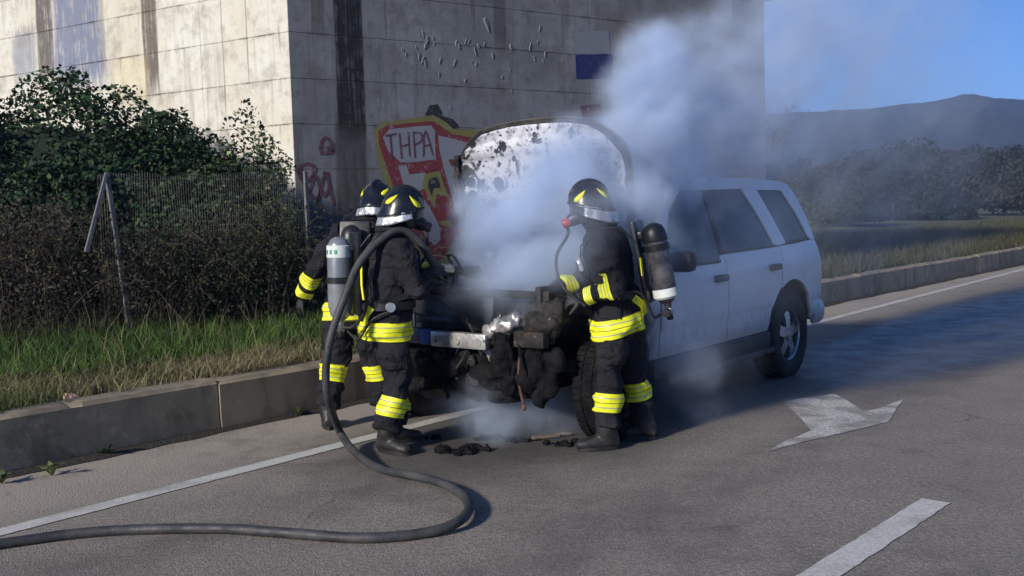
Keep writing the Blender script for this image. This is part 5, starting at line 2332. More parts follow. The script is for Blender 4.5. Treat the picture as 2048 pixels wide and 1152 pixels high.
def make_mask(parent, c, fwd, drop=0.0, hose_to=None, reg='red'):
    fwd = Vector(fwd).normalized()
    lat = Vector((0, 0, 1)).cross(fwd).normalized()
    up = fwd.cross(lat)
    R_ = Matrix((fwd, lat, up)).transposed()
    c = Vector(c)
    m = MB()
    V, F = [], []
    for i in range(9):
        t = i / 8
        z = .045 - .155 * t
        for k in range(13):
            ph = rad(-80 + 160 * k / 12)
            r = .118 - .018 * abs(t - .35) - .02 * t
            V.append(c + R_ @ Vector((r * math.cos(ph) * 1.02, r * .80 * math.sin(ph), z)))
    for i in range(8):
        for k in range(12):
            F.append((i * 13 + k, i * 13 + k + 1, (i + 1) * 13 + k + 1, (i + 1) * 13 + k))
    m.add(V, F)
    o = m.build('face_mask', MT['visor'], parent)
    s = o.modifiers.new('t', 'SOLIDIFY'); s.thickness = .006
    m = MB()
    P = [c + R_ @ Vector((.085, 0, -.07)), c + R_ @ Vector((.13, 0, -.09)), c + R_ @ Vector((.15, 0, -.10))]
    m.loft(P, [.05, .045, .03], 14)
    m.build('mask_cup', MT['plastic'], o)
    m = MB()
    P = [c + R_ @ Vector((.135, 0, -.095)), c + R_ @ Vector((.165, 0, -.108)), c + R_ @ Vector((.185, 0, -.115))]
    m.loft(P, [.033, .036, .028], 14)
    m.build('regulator', MT[reg], o)
    if hose_to:
        m = MB()
        b = c + R_ @ Vector((.155, .0, -.14))
        m.tube(spline([b + Vector((0, 0, .02)), b + Vector((0, 0, -.05))] + [Vector(p) for p in hose_to], 8), .0105, 8)
        m.build('breathing_tube', MT['rubber'], parent)
    return o


def make_person(label, loc, heading, lean, spine_off, legs, arms, head, bands, twist=0.0, size=1.0):
    """legs: [(hip, knee, ankle, toe_dir)], arms: [(shoulder, elbow, wrist)], head: centre offset"""
    pr = thing('person', label, 'person', loc, heading)
    pr.scale = (size, size, size)

    def sp(z):
        t = max(0.0, (z - .88) / .62)
        return V3(lean * t ** 1.15 + spine_off[0], spine_off[1] * t, 0)
    tw = Matrix.Rotation(twist, 3, 'Z')
    m = MB()
    rows_ = [(.795, .226, .182), (.86, .220, .176), (.97, .208, .166), (1.08, .200, .156), (1.19, .210, .158), (1.30, .220, .160),
             (1.39, .216, .152), (1.445, .165, .125), (1.485, .105, .100), (1.53, .085, .088), (1.56, .083, .088)]
    pts, rr = [], []
    for z, a, b in rows_:
        pts.append(sp(z) + V3(0, 0, z))
        rr.append((a, b))
    m.loft(pts, rr, 22, side=tw @ V3(0, 1, 0))
    # seat of the trousers
    m.loft([sp(.8) + V3(0, 0, .98), sp(.8) + V3(0, 0, .80), sp(.8) + V3(0, 0, .72)], [(.19, .16), (.20, .165), (.16, .14)], 18, side=V3(0, 1, 0))
    hc = Vector(head)
    m.ball(hc, (.098, .078, .118), 16, 12)
    m.loft([hc + V3(0, 0, -.06), sp(1.5) + V3(0, 0, 1.47)], [.066, .075], 12)
    for hip, knee, ank, toe in legs:
        hip, knee, ank = Vector(hip), Vector(knee), Vector(ank)
        P = [hip, hip.lerp(knee, .35), hip.lerp(knee, .75), knee, knee.lerp(ank, .4), knee.lerp(ank, .8), ank + V3(0, 0, .02)]
        m.loft(P, [.120, .114, .098, .090, .087, .086, .090], 16, side=V3(0, 1, 0))
    for sh, el, wr in arms:
        sh, el, wr = Vector(sh), Vector(el), Vector(wr)
        inn = sp(sh.z) + V3(0, sh.y * .45, sh.z - .02)
        P = [inn, sh, sh.lerp(el, .5), el, el.lerp(wr, .5), wr]
        m.loft(P, [.085, .092, .082, .074, .068, .056], 14)
        m.ball(el, .074, 12, 8)
    me = remesh(m.mesh('person_body'), .0135, 3)
    # folds in the cloth: stronger round the joints
    joints = [(Vector(k), .16) for l in legs for k in (l[1], l[2])] + [(Vector(a[1]), .14) for a in arms] + [(sp(.82) + V3(0, 0, .78), .16), (sp(1.05) + V3(0, 0, 1.08), .2)]
    me.update()
    nv = len(me.vertices)
    co = np.empty(nv * 3, np.float32)
    no = np.empty(nv * 3, np.float32)
    me.vertices.foreach_get('co', co)
    me.vertices.foreach_get('normal', no)
    co, no = co.reshape(-1, 3), no.reshape(-1, 3)
    seed = Vector((heading * 7, lean * 31, 3))
    for i in range(nv):
        p = Vector(co[i])
        if (p - hc).length < .15:
            continue
        k = .55
        for j, r in joints:
            d = (p - j).length
            if d < r * 1.6:
                k += 1.0 * max(0, 1 - d / (r * 1.6))
        q = p + seed
        w = Vector((noise.noise(q * 3.1), noise.noise(q * 3.1 + V3(5, 1, 2)), 0)) * .25
        f = noise.noise(Vector(((q.x + w.x) * 5, (q.y + w.y) * 5, (q.z + w.x) * 10))) * .021 + noise.noise(q * 17) * .006
        rid = (1 - abs(noise.noise(Vector(((q.x + w.y) * 4, (q.y + w.x) * 4, q.z * 7))))) ** 4 * .022
        co[i] += no[i] * (k * (f + rid - .009))
    me.vertices.foreach_set('co', co.ravel())
    me.update()
    me.materials.append(MT['suit'])
    body = link('body', me, pr)
    for (c, ax, half, rl, mt) in bands:
        make_band(me, c, ax, half, rl, 'reflective_band', pr)
    # stitched pockets and collar, cut from the clothing surface and set proud of it
    for (c, nrm_, hw, hh) in ((V3(.02, -.16, .66), V3(0, -1, 0), .075, .085), (V3(.02, .16, .66), V3(0, 1, 0), .075, .085), (V3(.05, -.2, .96), V3(.1, -1, 0), .07, .075), (V3(.05, .2, .96), V3(.1, 1, 0), .07, .075)):
        make_patch(me, c, nrm_, hw, hh, 'pocket', pr)
    make_band(me, sp(1.5) + V3(0, 0, 1.515), (.1, 0, 1), .028, .16, 'collar', pr, .012, 'suit')
    # boots
    for hip, knee, ank, toe in legs:
        ank, toe = Vector(ank), Vector(toe).normalized()
        m = MB()
        base = V3(ank.x, ank.y, 0)
        sd = V3(-toe.y, toe.x, 0)
        sh = ank - base
        m.loft([ank + V3(0, 0, .06), ank, base + V3(0, 0, .09) - toe * .01, base + V3(0, 0, .05) - toe * .01], [(.066, .072), (.064, .070), (.056, .075), (.052, .078)], 14, side=sd)
        P = [base - toe * .085 + V3(0, 0, .050), base - toe * .03 + V3(0, 0, .058), base + toe * .06 + V3(0, 0, .058), base + toe * .13 + V3(0, 0, .046), base + toe * .185 + V3(0, 0, .040), base + toe * .205 + V3(0, 0, .036)]
        m.loft(P, [(.036, .036), (.046, .048), (.048, .052), (.050, .040), (.042, .034), (.020, .020)], 14, side=sd)
        me2 = remesh(m.mesh('boot'), .009, 2)
        me2.materials.append(MT['boot'])
        bt = link('boot', me2, pr)
        m = MB()
        out = []
        for k in range(20):
            a = 2 * math.pi * k / 20
            x = .145 * math.cos(a)
            out.append(base + toe * (.055 + x) + sd * (.047 * math.sin(a) * (1 + .18 * math.cos(a))))
        V = [p + V3(0, 0, .003) for p in out] + [p + V3(0, 0, .028) for p in out]
        m.add(V, [tuple(range(19, -1, -1)), tuple(range(20, 40))] + [(i, (i + 1) % 20, 20 + (i + 1) % 20, 20 + i) for i in range(20)])
        m.build('sole', MT['rubber'], bt)
    return pr, me, sp


def strap(m, pts, w=.045, th=.008, out=None):
    """flat webbing along pts, each (point, outward normal)"""
    V, F = [], []
    for i, (p, nrm) in enumerate(pts):
        p, nrm = Vector(p), Vector(nrm).normalized()
        t = (Vector(pts[min(i + 1, len(pts) - 1)][0]) - Vector(pts[max(i - 1, 0)][0])).normalized()
        s = t.cross(nrm).normalized()
        V += [p - s * w / 2, p + s * w / 2, p + s * w / 2 + nrm * th, p - s * w / 2 + nrm * th]
    for i in range(len(pts) - 1):
        a, b = i * 4, i * 4 + 4
        for j in range(4):
            j2 = (j + 1) % 4
            F.append((a + j, a + j2, b + j2, b + j))
    F += [(3, 2, 1, 0), tuple(len(V) - 4 + j for j in range(4))]
    m.add(V, F)


def make_apparatus(label, pr, back, lean_dir, mat, L=.50, r=.078, kind='light', size=1.0, up=None):
    """breathing apparatus: cylinder valve-down on a back plate with straps. back = point on the wearer's back (local)"""
    t = thing('breathing_apparatus', label, 'breathing apparatus', pr.location, pr.rotation_euler.z)
    t.scale = pr.scale
    back = Vector(back)
    up = Vector(up if up else (0, 0, 1)).normalized()
    bk = Vector(lean_dir).normalized()
    bk = (bk - up * bk.dot(up)).normalized()
    sd = up.cross(bk)
    m = MB()
    R_ = Matrix((bk, sd, up)).transposed()
    m.bbox(back + bk * .035 + up * .02, (.035, .22, .56), .016, R_)
    m.bbox(back + bk * .055 + up * .20, (.06, .16, .05), .015, R_)
    m.build('back_plate', MT['plastic'], t)
    c = back + bk * (.065 + r)
    zax = R_
    prof = [(.022, -L / 2 - .075), (.026, -L / 2 - .045), (.05, -L / 2 - .028), (r * .86, -L / 2 + .0), (r, -L / 2 + .055), (r, L / 2 - .07), (r * .93, L / 2 - .03), (r * .70, L / 2), (r * .3, L / 2 + .018), (.0, L / 2 + .02)]
    m = MB()
    m.lathe(prof, c, 'Z', 32, R_)
    cyl = m.build('cylinder', MT[mat], t, angle=50)
    m = MB()
    m.lathe([(.016, -L / 2 - .12), (.020, -L / 2 - .06)], c, 'Z', 12, R_)
    m.bbox(c + up * (-L / 2 - .10), (.05, .045, .05), .01, R_)
    m.build('valve', MT['brass'], cyl)
    m = MB()
    m.lathe([(.026, -.022), (.030, -.014), (.030, .014), (.026, .022)], c + up * (-L / 2 - .10) + sd * -.055, 'Y', 14, R_)
    m.lathe([(.022, -.02), (.024, .02)], c + up * (-L / 2 - .135), 'Z', 14, R_)
    m.build('hand_wheel', MT['plastic'], cyl)
    if kind == 'light':
        m = MB()
        m.lathe([(r + .0015, L / 2 - .118), (r + .0025, L / 2 - .114), (r + .0025, L / 2 - .040), (r * .955, L / 2 - .036)], c, 'Z', 32, R_)
        lb = m.build('label_band', MT['white_label'], cyl)
        # dark green lettering on the white band
        m = MB()
        for k in range(9):
            a = rad(-150 + k * 26)
            if k == 4:
                continue
            for s_ in range(2):
                aa = a + s_ * .13
                P = []
                for da, dz in ((0, 0), (.09, 0), (.09, .028), (0, .028)):
                    zz = L / 2 - .095 + dz
                    P.append(c + R_ @ V3((r + .004) * math.cos(aa + da), (r + .004) * math.sin(aa + da), zz))
                m.add(P, [(0, 1, 2, 3)])
        m.build('lettering', MT['green_label'], cyl, smooth=False)
        m = MB()
        V, F = [], []
        for k in range(7):
            a = rad(160 + k * 11)
            for zz in (.055, .105):
                V.append(c + R_ @ V3((r + .003) * math.cos(a), (r + .003) * math.sin(a), zz))
        for k in range(6):
            F.append((2 * k, 2 * k + 1, 2 * k + 3, 2 * k + 2))
        m.add(V, F)
        m.build('green_sticker', MT['green_label'], cyl, smooth=False)
    else:
        m = MB()
        m.lathe([(r + .002, -L / 2 + .055), (r + .006, -L / 2 + .06), (r + .006, -L / 2 + .005), (r * .9, -L / 2 - .01)], c, 'Z', 32, R_)
        m.build('white_boot', MT['white_label'], cyl)
        m = MB()
        m.lathe([(r + .004, L / 2 - .10), (r + .006, L / 2 - .095), (r * .97, L / 2 - .03), (r * .74, L / 2 + .004), (r * .3, L / 2 + .024), (0, L / 2 + .026)], c, 'Z', 32, R_)
        m.build('cap', MT['plastic'], cyl)
    # cylinder strap
    m = MB()
    m.lathe([(r + .002, -.02), (r + .008, -.02), (r + .008, .02), (r + .002, .02)], c + up * (.10 if kind != 'light' else -.02), 'Z', 28, R_)
    m.bbox(c + up * (.10 if kind != 'light' else -.02) - bk * (r * .6), (r, .05, .045), .008, R_)
    m.build('cylinder_strap', MT['plastic'], t)
    return t, c, R_


def world_pt(pr, p):
    return Matrix.Translation(pr.location) @ pr.rotation_euler.to_matrix().to_4x4() @ Vector((p[0] * pr.scale[0], p[1] * pr.scale[1], p[2] * pr.scale[2]))


def local_pt(pr, w):
    q = pr.rotation_euler.to_matrix().transposed() @ (Vector(w) - Vector(pr.location))
    return Vector((q.x / pr.scale[0], q.y / pr.scale[1], q.z / pr.scale[2]))


def mid(a, b, f):
    return Vector(a).lerp(Vector(b), f)


# ------------------------------------------------ front left firefighter, carrying the hose
H1 = rad(20)
l1 = [((.02, -.10, .86), (.05, -.115, .50), (-.045, -.13, .14), (.55, -.83, 0)), ((.0, .10, .86), (.10, .11, .50), (.06, .12, .14), (.95, .1, 0))]
a1 = [((.07, -.225, 1.385), (.15, -.27, 1.10), (.30, -.15, 1.21)), ((.08, .22, 1.39), (.27, .25, 1.17), (.42, .05, 1.22))]
hd1 = (.155, -.02, 1.625)
b1 = [((.0, 0, .825), (.03, 0, 1), .066, .35, 'tape'),
      (mid(l1[0][1], l1[0][2], .52), Vector(l1[0][1]) - Vector(l1[0][2]), .068, .15, 'tape'), (mid(l1[1][1], l1[1][2], .52), Vector(l1[1][1]) - Vector(l1[1][2]), .066, .15, 'tape'),
      (mid(a1[1][1], a1[1][2], .7), Vector(a1[1][1]) - Vector(a1[1][2]), .035, .10, 'tape')]
P1, me1, sp1 = make_person('firefighter in dark gear carrying the hose on the shoulder, nearest of the left pair', (-.865, 7.06, 0), H1, .07, (0, 0), l1, a1, hd1, b1, size=.985)
h, surf, lim, R_, org = make_helmet(P1, hd1, (.93, -.30, 0), tilt=rad(8))
make_neck_cloth(P1, surf, lim, R_, org)
make_mask(P1, hd1, (.93, -.30, 0), hose_to=[(.30, .02, 1.30), (.16, .18, 1.10)], reg='plastic')
make_glove(P1, a1[0][2], (.9, .35, .1), (0, .6, -.7), .75, side=-1)
make_glove(P1, a1[1][2], (.6, -.75, .0), (-.3, -.4, -.8), .75)
B1_, c1, R1_ = make_apparatus('silver grey air cylinder with white lettered band on the hose carrier\'s back', P1, (-.155, .0, 1.20), (-1, .0, 0), 'cyl_steel', .50, .080, 'light', up=(.02, 0, 1))
m = MB()
for s in (-1, 1):
    strap(m, [((-.15, s * .10, 1.36), (-1, 0, .3)), ((-.05, s * .115, 1.475), (-.3, 0, 1)), ((.07, s * .125, 1.475), (.3, 0, 1)), ((.215, s * .12, 1.36), (1, 0, .2)), ((.235, s * .13, 1.20), (1, 0, 0)), ((.16, s * .215, 1.08), (.5, s, 0)), ((-.10, s * .20, 1.02), (-.5, s, 0)), ((-.18, s * .09, 1.0), (-1, 0, 0))], .042)
m.build('shoulder_strap', MT['plastic'], B1_)
m = MB()
ring = []
for k in range(25):
    a = 2 * math.pi * k / 24
    ring.append(((.01 + .195 * math.cos(a), .235 * math.sin(a), 1.0), (math.cos(a), math.sin(a), 0)))
strap(m, ring, .05)
m.build('waist_belt', MT['plastic'], B1_)
m = MB()
for dy in (-.014, .014):
    m = MB()
    strap(m, [((-.175, -.145 + dy, 1.30), (-1, -.5, 0)), ((-.180, -.15 + dy, 1.15), (-1, -.5, 0)), ((-.170, -.15 + dy, 1.05), (-1, -.5, 0))], .010, .006)
    m.build('yellow_piping', MT['yellow'], B1_)
m = MB()
strap(m, [((-.16, -.15, .885), (-1, -.6, 0)), ((-.165, -.15, .93), (-1, -.6, 0)), ((-.13, -.19, 1.0), (-.8, -1, 0))], .045, .006)
m.build('yellow_piping', MT['yellow'], B1_)
m = MB()
m.tube(spline([c1 + V3(.0, -.03, -.34), c1 + V3(.06, -.10, -.33), (-.17, -.17, .98), (-.16, -.20, 1.12), (-.12, -.19, 1.26)], 6), .009, 8)
m.tube(spline([c1 + V3(.03, .0, -.36), c1 + V3(.10, -.06, -.42), (-.13, -.20, .92), (.0, -.26, .98)], 6), .008, 8)
m.build('pressure_hose', MT['rubber'], B1_)
m = MB()
m.lathe([(.032, -.012), (.032, .012), (.024, .018)], (-.02, -.265, 1.0), 'Y', 16)
m.build('gauge', MT['silver_cloth'], B1_)

# ------------------------------------------------ rear left firefighter, back turned
H2 = rad(84)
l2 = [((.0, -.10, .86), (.06, -.12, .50), (.10, -.17, .14), (.9, -.35, 0)), ((-.03, .10, .86), (-.01, .15, .50), (-.10, .20, .14), (.9, .3, 0))]
a2 = [((.12, -.315, 1.40), (.30, -.34, 1.16), (.46, -.20, 1.12)), ((.08, .12, 1.385), (.02, .30, 1.13), (.10, .41, .95))]
hd2 = (.20, -.16, 1.615)
b2 = [((.0, 0, .845), (.10, 0, 1), .066, .36, 'tape'),
      (mid(l2[0][1], l2[0][2], .30), Vector(l2[0][1]) - Vector(l2[0][2]), .060, .15, 'tape'), (mid(l2[1][1], l2[1][2], .30), Vector(l2[1][1]) - Vector(l2[1][2]), .060, .15, 'tape'),
      (mid(a2[1][1], a2[1][2], .24), Vector(a2[1][1]) - Vector(a2[1][2]), .050, .12, 'tape'), (mid(a2[1][1], a2[1][2], .74), Vector(a2[1][1]) - Vector(a2[1][2]), .030, .11, 'tape'),
      (mid(a2[0][1], a2[0][2], .5), Vector(a2[0][1]) - Vector(a2[0][2]), .05, .10, 'tape')]
P2, me2_, sp2 = make_person('firefighter with back turned and left arm held out, behind the hose carrier', (-1.19, 7.86, 0), H2, .15, (0, -.13), l2, a2, hd2, b2, size=1.03)
h, surf, lim, R_, org = make_helmet(P2, hd2, (1, -.15, 0), tilt=rad(12))
make_neck_cloth(P2, surf, lim, R_, org)
make_mask(P2, hd2, (1, -.15, 0), hose_to=[(.33, .03, 1.30), (.24, .12, 1.15)], reg='plastic')
make_glove(P2, a2[0][2], (.9, .3, -.2), (0, .5, -.8), .6, side=-1)
make_glove(P2, a2[1][2], Vector(a2[1][2]) - Vector(a2[1][1]), (.3, -1, 0), .55)
B2_, c2, _r = make_apparatus('dark air cylinder on the back of the rear left firefighter, mostly hidden', P2, (-.125, -.06, 1.20), (-1, .0, -.1), 'cyl_comp', .46, .072, 'dark', up=(.18, 0, 1))
m = MB()
for s in (-1, 1):
    strap(m, [((-.10, s * .10, 1.38), (-1, 0, .3)), ((.0, s * .115, 1.48), (-.3, 0, 1)), ((.13, s * .12, 1.475), (.3, 0, 1)), ((.26, s * .12, 1.36), (1, 0, .2)), ((.25, s * .13, 1.18), (1, 0, 0)), ((.14, s * .215, 1.06), (.5, s, 0)), ((-.12, s * .19, 1.02), (-.5, s, 0))], .042)
m.build('shoulder_strap', MT['plastic'], B2_)

# ------------------------------------------------ right firefighter, reaching into the engine bay
H3 = rad(176)
l3 = [((.04, .10, .86), (.07, .13, .50), (.10, .16, .14), (.98, .15, 0)), ((-.02, -.10, .86), (-.10, -.12, .50), (-.17, -.14, .14), (.95, -.2, 0))]
a3 = [((.08, .235, 1.385), (.02, .30, 1.10), (.235, .20, 1.03)), ((.12, -.21, 1.39), (.24, -.23, 1.12), (.44, -.10, 1.05))]
hd3 = (.175, .0, 1.625)
b3 = [((-.01, 0, .845), (.20, .10, 1), .066, .36, 'tape'),
      (mid(l3[0][1], l3[0][2], .50), Vector(l3[0][1]) - Vector(l3[0][2]), .064, .15, 'tape'), (mid(l3[1][1], l3[1][2], .42), Vector(l3[1][1]) - Vector(l3[1][2]), .064, .15, 'tape'),
      (mid(a3[0][1], a3[0][2], .22), Vector(a3[0][1]) - Vector(a3[0][2]), .045, .12, 'tape'), (mid(a3[0][1], a3[0][2], .74), Vector(a3[0][1]) - Vector(a3[0][2]), .030, .10, 'tape'),
      (mid(a3[1][1], a3[1][2], .5), Vector(a3[1][1]) - Vector(a3[1][2]), .05, .10, 'tape')]
P3, me3_, sp3 = make_person('firefighter in face mask reaching into the smoking engine bay, right of the car front', (.70, 6.97, 0), H3, .10, (0, 0), l3, a3, hd3, b3, size=.985)
h, surf, lim, R_, org = make_helmet(P3, hd3, (1, .22, 0), tilt=rad(6))
make_neck_cloth(P3, surf, lim, R_, org, drop=.11, flare=.12)
make_mask(P3, hd3, (1, .22, 0), hose_to=[(.40, .16, 1.30), (.37, .24, 1.12), (.22, .27, .98)])
make_glove(P3, a3[0][2], (.9, -.25, -.2), (0, -.6, -.7), .7, side=1)
make_glove(P3, a3[1][2], (.9, .2, -.3), (0, .6, -.7), .7, side=-1)
B3_, c3, _r = make_apparatus('dark composite air cylinder with white end boot on the right firefighter\'s back', P3, (-.150, .0, 1.22), (-1, .35, 0), 'cyl_comp', .48, .079, 'dark', up=(.17, .0, 1))
m = MB()
for s in (-1, 1):
    strap(m, [((-.13, s * .10, 1.37), (-1, 0, .3)), ((-.03, s * .115, 1.48), (-.3, 0, 1)), ((.10, s * .12, 1.475), (.3, 0, 1)), ((.235, s * .12, 1.36), (1, 0, .2)), ((.24, s * .13, 1.18), (1, 0, 0)), ((.14, s * .22, 1.06), (.5, s, 0)), ((-.12, s * .20, 1.02), (-.5, s, 0))], .042)
m.build('shoulder_strap', MT['plastic'], B3_)
m = MB()
strap(m, [((-.15, .17, 1.28), (-1, .6, 0)), ((-.16, .175, 1.16), (-1, .6, 0))], .022, .006)
m.build('yellow_piping', MT['yellow'], B3_)
m = MB()
strap(m, [((-.175, .12, .90), (-.8, 1, 0)), ((-.16, .17, .97), (-.6, 1, 0)), ((-.10, .215, 1.02), (-.3, 1, 0))], .05, .006)
m.build('yellow_piping', MT['yellow'], B3_)
m = MB()
m.bbox((.245, .14, 1.24), (.03, .05, .085), .01, Matrix.Rotation(.3, 3, 'Y'))
m.tube([(.25, .14, 1.28), (.255, .15, 1.31)], .008, 8)
m.build('buckle', MT['silver_cloth'], B3_)
m = MB()
m.tube(spline([c3 + V3(.0, .02, -.35), c3 + V3(.05, .09, -.36), (-.19, .17, .98), (-.12, .22, 1.06), (.05, .28, 1.04)], 6), .009, 8)
m.build('pressure_hose', MT['rubber'], B3_)

# ------------------------------------------------ the fire hose
hose = thing('fire_hose', 'dark grey fire hose looping over the asphalt up to the shoulder', 'fire hose')
HR = .0265
w_sh = world_pt(P1, (.05, -.16, 1.50))
air = [world_pt(P1, (.42, -.06, 1.225)), world_pt(P1, (.33, -.12, 1.26)), world_pt(P1, (.24, -.15, 1.40)), world_pt(P1, (.13, -.15, 1.495)), world_pt(P1, (.0, -.17, 1.475)),
       atd(722, 522, 6.80), atd(692, 588, 6.70), atd(664, 665, 6.66), atd(652, 735, 6.66), atd(656, 795, 6.68)]
gp_ = [(680, 858), (712, 900), (762, 932), (842, 948), (905, 970), (938, 1003), (918, 1036), (850, 1060), (720, 1070), (560, 1059), (420, 1051), (200, 1057), (0, 1082), (-250, 1125), (-700, 1180)]
gpts = []
for i, (x, y) in enumerate(gp_):
    z = HR + (.10 if i == 0 else .03 if i == 1 else .0) + (.02 if 3 <= i <= 6 else 0)
    gpts.append(ground(x, y + 6, z))
P = spline(air + gpts, 8)
m = MB()
m.loft(P, [(HR * (1 + .05 * noise.noise(Vector((i * .21, 0, 0)))), HR * (1 - .06 * noise.noise(Vector((i * .17, 5, 0))))) for i in range(len(P))], 12)
m.build('hose_line', MT['hose'], hose)
tip = world_pt(P1, (.42, -.06, 1.225))
dirn = (world_pt(P1, (.52, -.03, 1.21)) - tip).normalized()
m = MB()
m.loft([tip - dirn * .04, tip + dirn * .06], [.034, .034], 14)
m.build('coupling', MT['brass'], hose)
m = MB()
m.loft([tip + dirn * .05, tip + dirn * .10, tip + dirn * .15, tip + dirn * .20, tip + dirn * .27, tip + dirn * .285], [.030, .036, .030, .044, .050, .040], 16)
m.loft([tip + dirn * .10, tip + dirn * .09 + V3(0, 0, -.06), tip + dirn * .06 + V3(0, 0, -.14)], [(.018, .024), (.018, .022), (.016, .02)], 10)
nz = m.build('nozzle', MT['plastic'], hose)
m = MB()
u_ = dirn.cross(V3(0, 0, 1)).normalized() * .038
m.tube(spline([tip + dirn * .12 + u_, tip + dirn * .06 + u_ + V3(0, 0, .085), tip + dirn * .05 + V3(0, 0, .10), tip + dirn * .06 - u_ + V3(0, 0, .085), tip + dirn * .12 - u_], 5), .010, 8)
m.build('bail_handle', MT['plastic'], nz)
# ================================================================== SMOKE
# puffs: (column, row, distance, radius, density) surveyed from the photograph
puffs = [
    # rising out of the engine bay, in front of the hood
    (985, 545, 7.2, 0.26, 7.5), (1050, 520, 7.3, 0.36, 14), (1110, 500, 7.4, 0.36, 14), (1000, 480, 7.35, 0.3, 12), (1060, 440, 7.5, 0.36, 16),
    (1130, 420, 7.4, 0.38, 18), (1080, 360, 7.65, 0.32, 4.2), (1170, 350, 7.5, 0.34, 5.4), (1150, 480, 7.35, 0.32, 14), (965, 430, 7.45, 0.22, 6), (1010, 400, 7.5, 0.24, 7.5),
    (1120, 310, 7.75, 0.24, 1.8), (1215, 300, 7.4, 0.26, 3), (1255, 360, 7.4, 0.22, 3.6),
    # blowing past the hood to the right
    (1250, 320, 7.6, 0.34, 6), (1255, 400, 7.45, 0.3, 9), (1255, 470, 7.5, 0.34, 6), (1290, 250, 8.2, 0.4, 14), (1300, 350, 8.3, 0.42, 8),
    (1275, 190, 8.3, 0.32, 12), (1310, 130, 8.5, 0.32, 12), (1350, 190, 8.6, 0.4, 3.9), (1370, 280, 8.6, 0.44, 3.2), (1325, 85, 8.7, 0.22, 8.1),
    (1420, 130, 9, 0.44, 2.3), (1430, 220, 9, 0.5, 2.1), (1480, 50, 9.3, 0.36, 1.9), (1500, 150, 9.3, 0.5, 1.9), (1560, 60, 9.7, 0.5, 1.4),
    (1540, 240, 9.6, 0.55, 1.2), (1440, 320, 9, 0.46, 1.7), (1350, 410, 8.4, 0.36, 1.6), (1620, 130, 10.2, 0.7, 0.71), (1660, 20, 10.5, 0.75, 0.65),
    (1380, 470, 8.2, 0.32, 0.65), (1600, 300, 10, 0.55, 0.46), (1420, 390, 8.2, 0.3, 0.65),
    # thin veil in front of the right firefighter and along the car side
    (1190, 395, 6.45, .24, 2.4), (1140, 470, 6.5, .25, 1.5), (1400, 560, 7.8, .45, .45), (1500, 520, 8.6, .55, .35), (1390, 720, 7.4, .34, .55), (1340, 640, 7.6, .35, .35),
    # steam under the bumper and over the asphalt
    (1000, 820, 7.3, .28, 3.6), (1090, 815, 7.35, .28, 3.6), (930, 825, 7.4, .20, 2.4), (1150, 815, 7.5, .22, 2.6), (1060, 600, 7.0, .26, .9), (960, 600, 7.05, .22, .8), (1380, 800, 7.6, .30, .7),
    # drifting off to the right behind the car
    (1720, 200, 11.5, 1.1, .35), (1700, 420, 12.0, 1.1, .22), (1850, 300, 13.0, 1.4, .14), (1760, 60, 12.0, 1.2, .35),
]
ng = bpy.data.node_groups.new('smoke_field', 'GeometryNodeTree')
ng.interface.new_socket('Geometry', in_out='INPUT', socket_type='NodeSocketGeometry')
ng.interface.new_socket('Geometry', in_out='OUTPUT', socket_type='NodeSocketGeometry')
gn = ng.nodes
gl_ = ng.links.new
gout = gn.new('NodeGroupOutput')
vc = gn.new('GeometryNodeVolumeCube')
setm = gn.new('GeometryNodeSetMaterial')
pos = gn.new('GeometryNodeInputPosition').outputs[0]


def g_math(op, a, b=None, clamp=False):
    n = gn.new('ShaderNodeMath')
    n.operation = op
    n.use_clamp = clamp
    for s_, v_ in zip(n.inputs, (a, b)):
        if v_ is None:
            continue
        if isinstance(v_, (int, float)):
            s_.default_value = v_
        else:
            gl_(v_, s_)
    return n.outputs[0]


def g_vec(op, a, b):
    n = gn.new('ShaderNodeVectorMath')
    n.operation = op
    for s_, v_ in zip(n.inputs, (a, b)):
        if isinstance(v_, (tuple, list, Vector)):
            s_.default_value = v_
        else:
            gl_(v_, s_)
    return n


def g_noise(v, scale, detail, rough=.55, out='Fac'):
    n = gn.new('ShaderNodeTexNoise')
    gl_(v, n.inputs['Vector'])
    n.inputs['Scale'].default_value = scale
    n.inputs['Detail'].default_value = detail
    n.inputs['Roughness'].default_value = rough
    return n.outputs[0] if out == 'Fac' else n.outputs[1]


def g_map(v, a, b, c, d, smooth=True):
    n = gn.new('ShaderNodeMapRange')
    n.interpolation_type = 'SMOOTHSTEP' if smooth else 'LINEAR'
    gl_(v, n.inputs[0])
    for i_, q_ in enumerate((a, b, c, d)):
        n.inputs[1 + i_].default_value = q_
    return n.outputs[0]


warp = g_vec('SUBTRACT', g_noise(pos, 1.5, 4, .6, 'Color'), (.5, .5, .5)).outputs[0]
warp = g_vec('MULTIPLY', warp, (.62, .62, .62)).outputs[0]
wp = g_vec('ADD', pos, warp).outputs[0]
total = None
lo, hi = Vector((9, 99, 99)), Vector((-9, -9, -9))
for x, y, dd, r, k in puffs:
    c = atd(x, y, dd)
    for i in range(3):
        lo[i] = min(lo[i], c[i] - r * 1.5 - .25)
        hi[i] = max(hi[i], c[i] + r * 1.5 + .25)
    dist = g_vec('DISTANCE', wp, c).outputs['Value']
    f = g_math('MULTIPLY', g_map(dist, r * .25, r * 1.35, 1, 0), k)
    total = f if total is None else g_math('MAXIMUM', total, f)
lo.z = max(lo.z, .01)
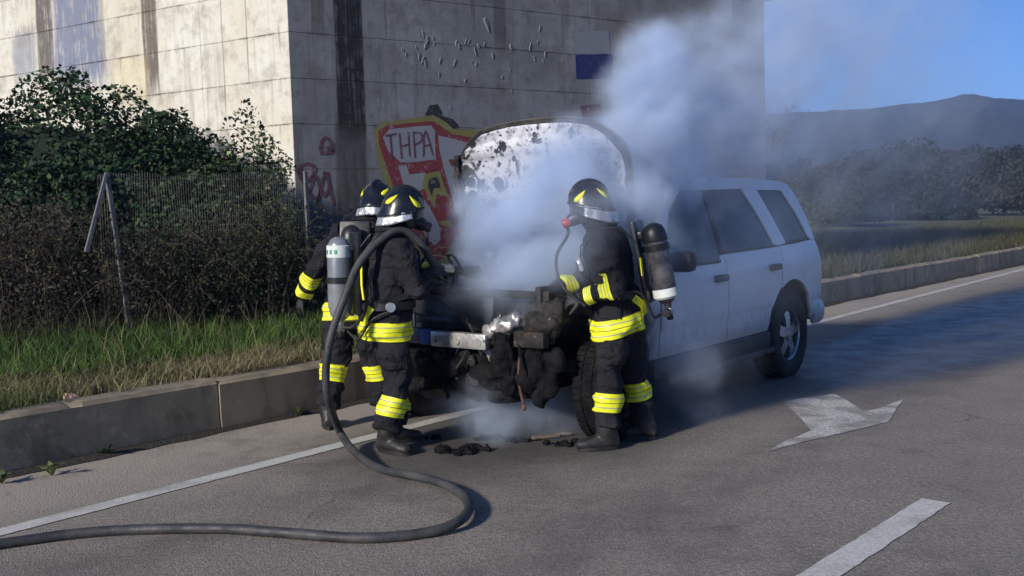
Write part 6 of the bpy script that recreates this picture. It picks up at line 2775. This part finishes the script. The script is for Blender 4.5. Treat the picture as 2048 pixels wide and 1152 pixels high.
# wisps drawn out along the drift
D1 = Vector((.80, .25, .55)).normalized()
D2 = D1.cross(Vector((0, 1, 0))).normalized()
D3 = D1.cross(D2)
cmb = gn.new('ShaderNodeCombineXYZ')
for i, (ax, k) in enumerate(((D1, .42), (D2, 1.0), (D3, 1.0))):
    gl_(g_math('MULTIPLY', g_vec('DOT_PRODUCT', wp, ax).outputs['Value'], k), cmb.inputs[i])
bil = g_map(g_noise(cmb.outputs[0], 3.4, 8, .68), .36, .66, .04, 1.8)
bil2 = g_map(g_noise(pos, 2.2, 5, .6), .34, .62, .35, 1.3)
bil = g_math('MULTIPLY', bil, bil2)
dens = g_math('MULTIPLY', total, bil)
gl_(dens, vc.inputs['Density'])
vc.inputs['Min'].default_value = lo
vc.inputs['Max'].default_value = hi
VOX = .05
for i, ax in enumerate('XYZ'):
    vc.inputs['Resolution ' + ax].default_value = int((hi[i] - lo[i]) / VOX)
sm_ = bpy.data.materials.new('smoke')
sm_.use_nodes = True
sn = sm_.node_tree.nodes
sn.remove(sn['Principled BSDF'])
pv = sn.new('ShaderNodeVolumePrincipled')
pv.inputs['Color'].default_value = (.75, .85, 1.0, 1)
pv.inputs['Density'].default_value = 1.0
pv.inputs['Anisotropy'].default_value = .0
sm_.node_tree.links.new(pv.outputs[0], sn['Material Output'].inputs['Volume'])
setm.inputs['Material'].default_value = sm_
gl_(vc.outputs[0], setm.inputs[0])
gl_(setm.outputs[0], gout.inputs[0])
me = bpy.data.meshes.new('smoke')
me.materials.append(sm_)
smoke = link('smoke', me)
md = smoke.modifiers.new('field', 'NODES')
md.node_group = ng
tag(smoke, 'pale blue grey smoke billowing from the engine bay and drifting right', 'smoke', kind='stuff')

# ================================================================== AIR
m = MB()
m.box((0, 1600, 66), (5400, 5200, 150))
_hz = bpy.data.materials.new('evening_haze')
_hz.use_nodes = True
hn = _hz.node_tree.nodes
hn.remove(hn['Principled BSDF'])
hv = hn.new('ShaderNodeVolumePrincipled')
hv.inputs['Color'].default_value = (.32, .52, 1.0, 1)
hv.inputs['Density'].default_value = .0005
_hz.node_tree.links.new(hv.outputs[0], hn['Material Output'].inputs['Volume'])
tag(m.build('haze', _hz, None, smooth=False), 'thin bluish evening haze over the hills', 'haze', kind='stuff')
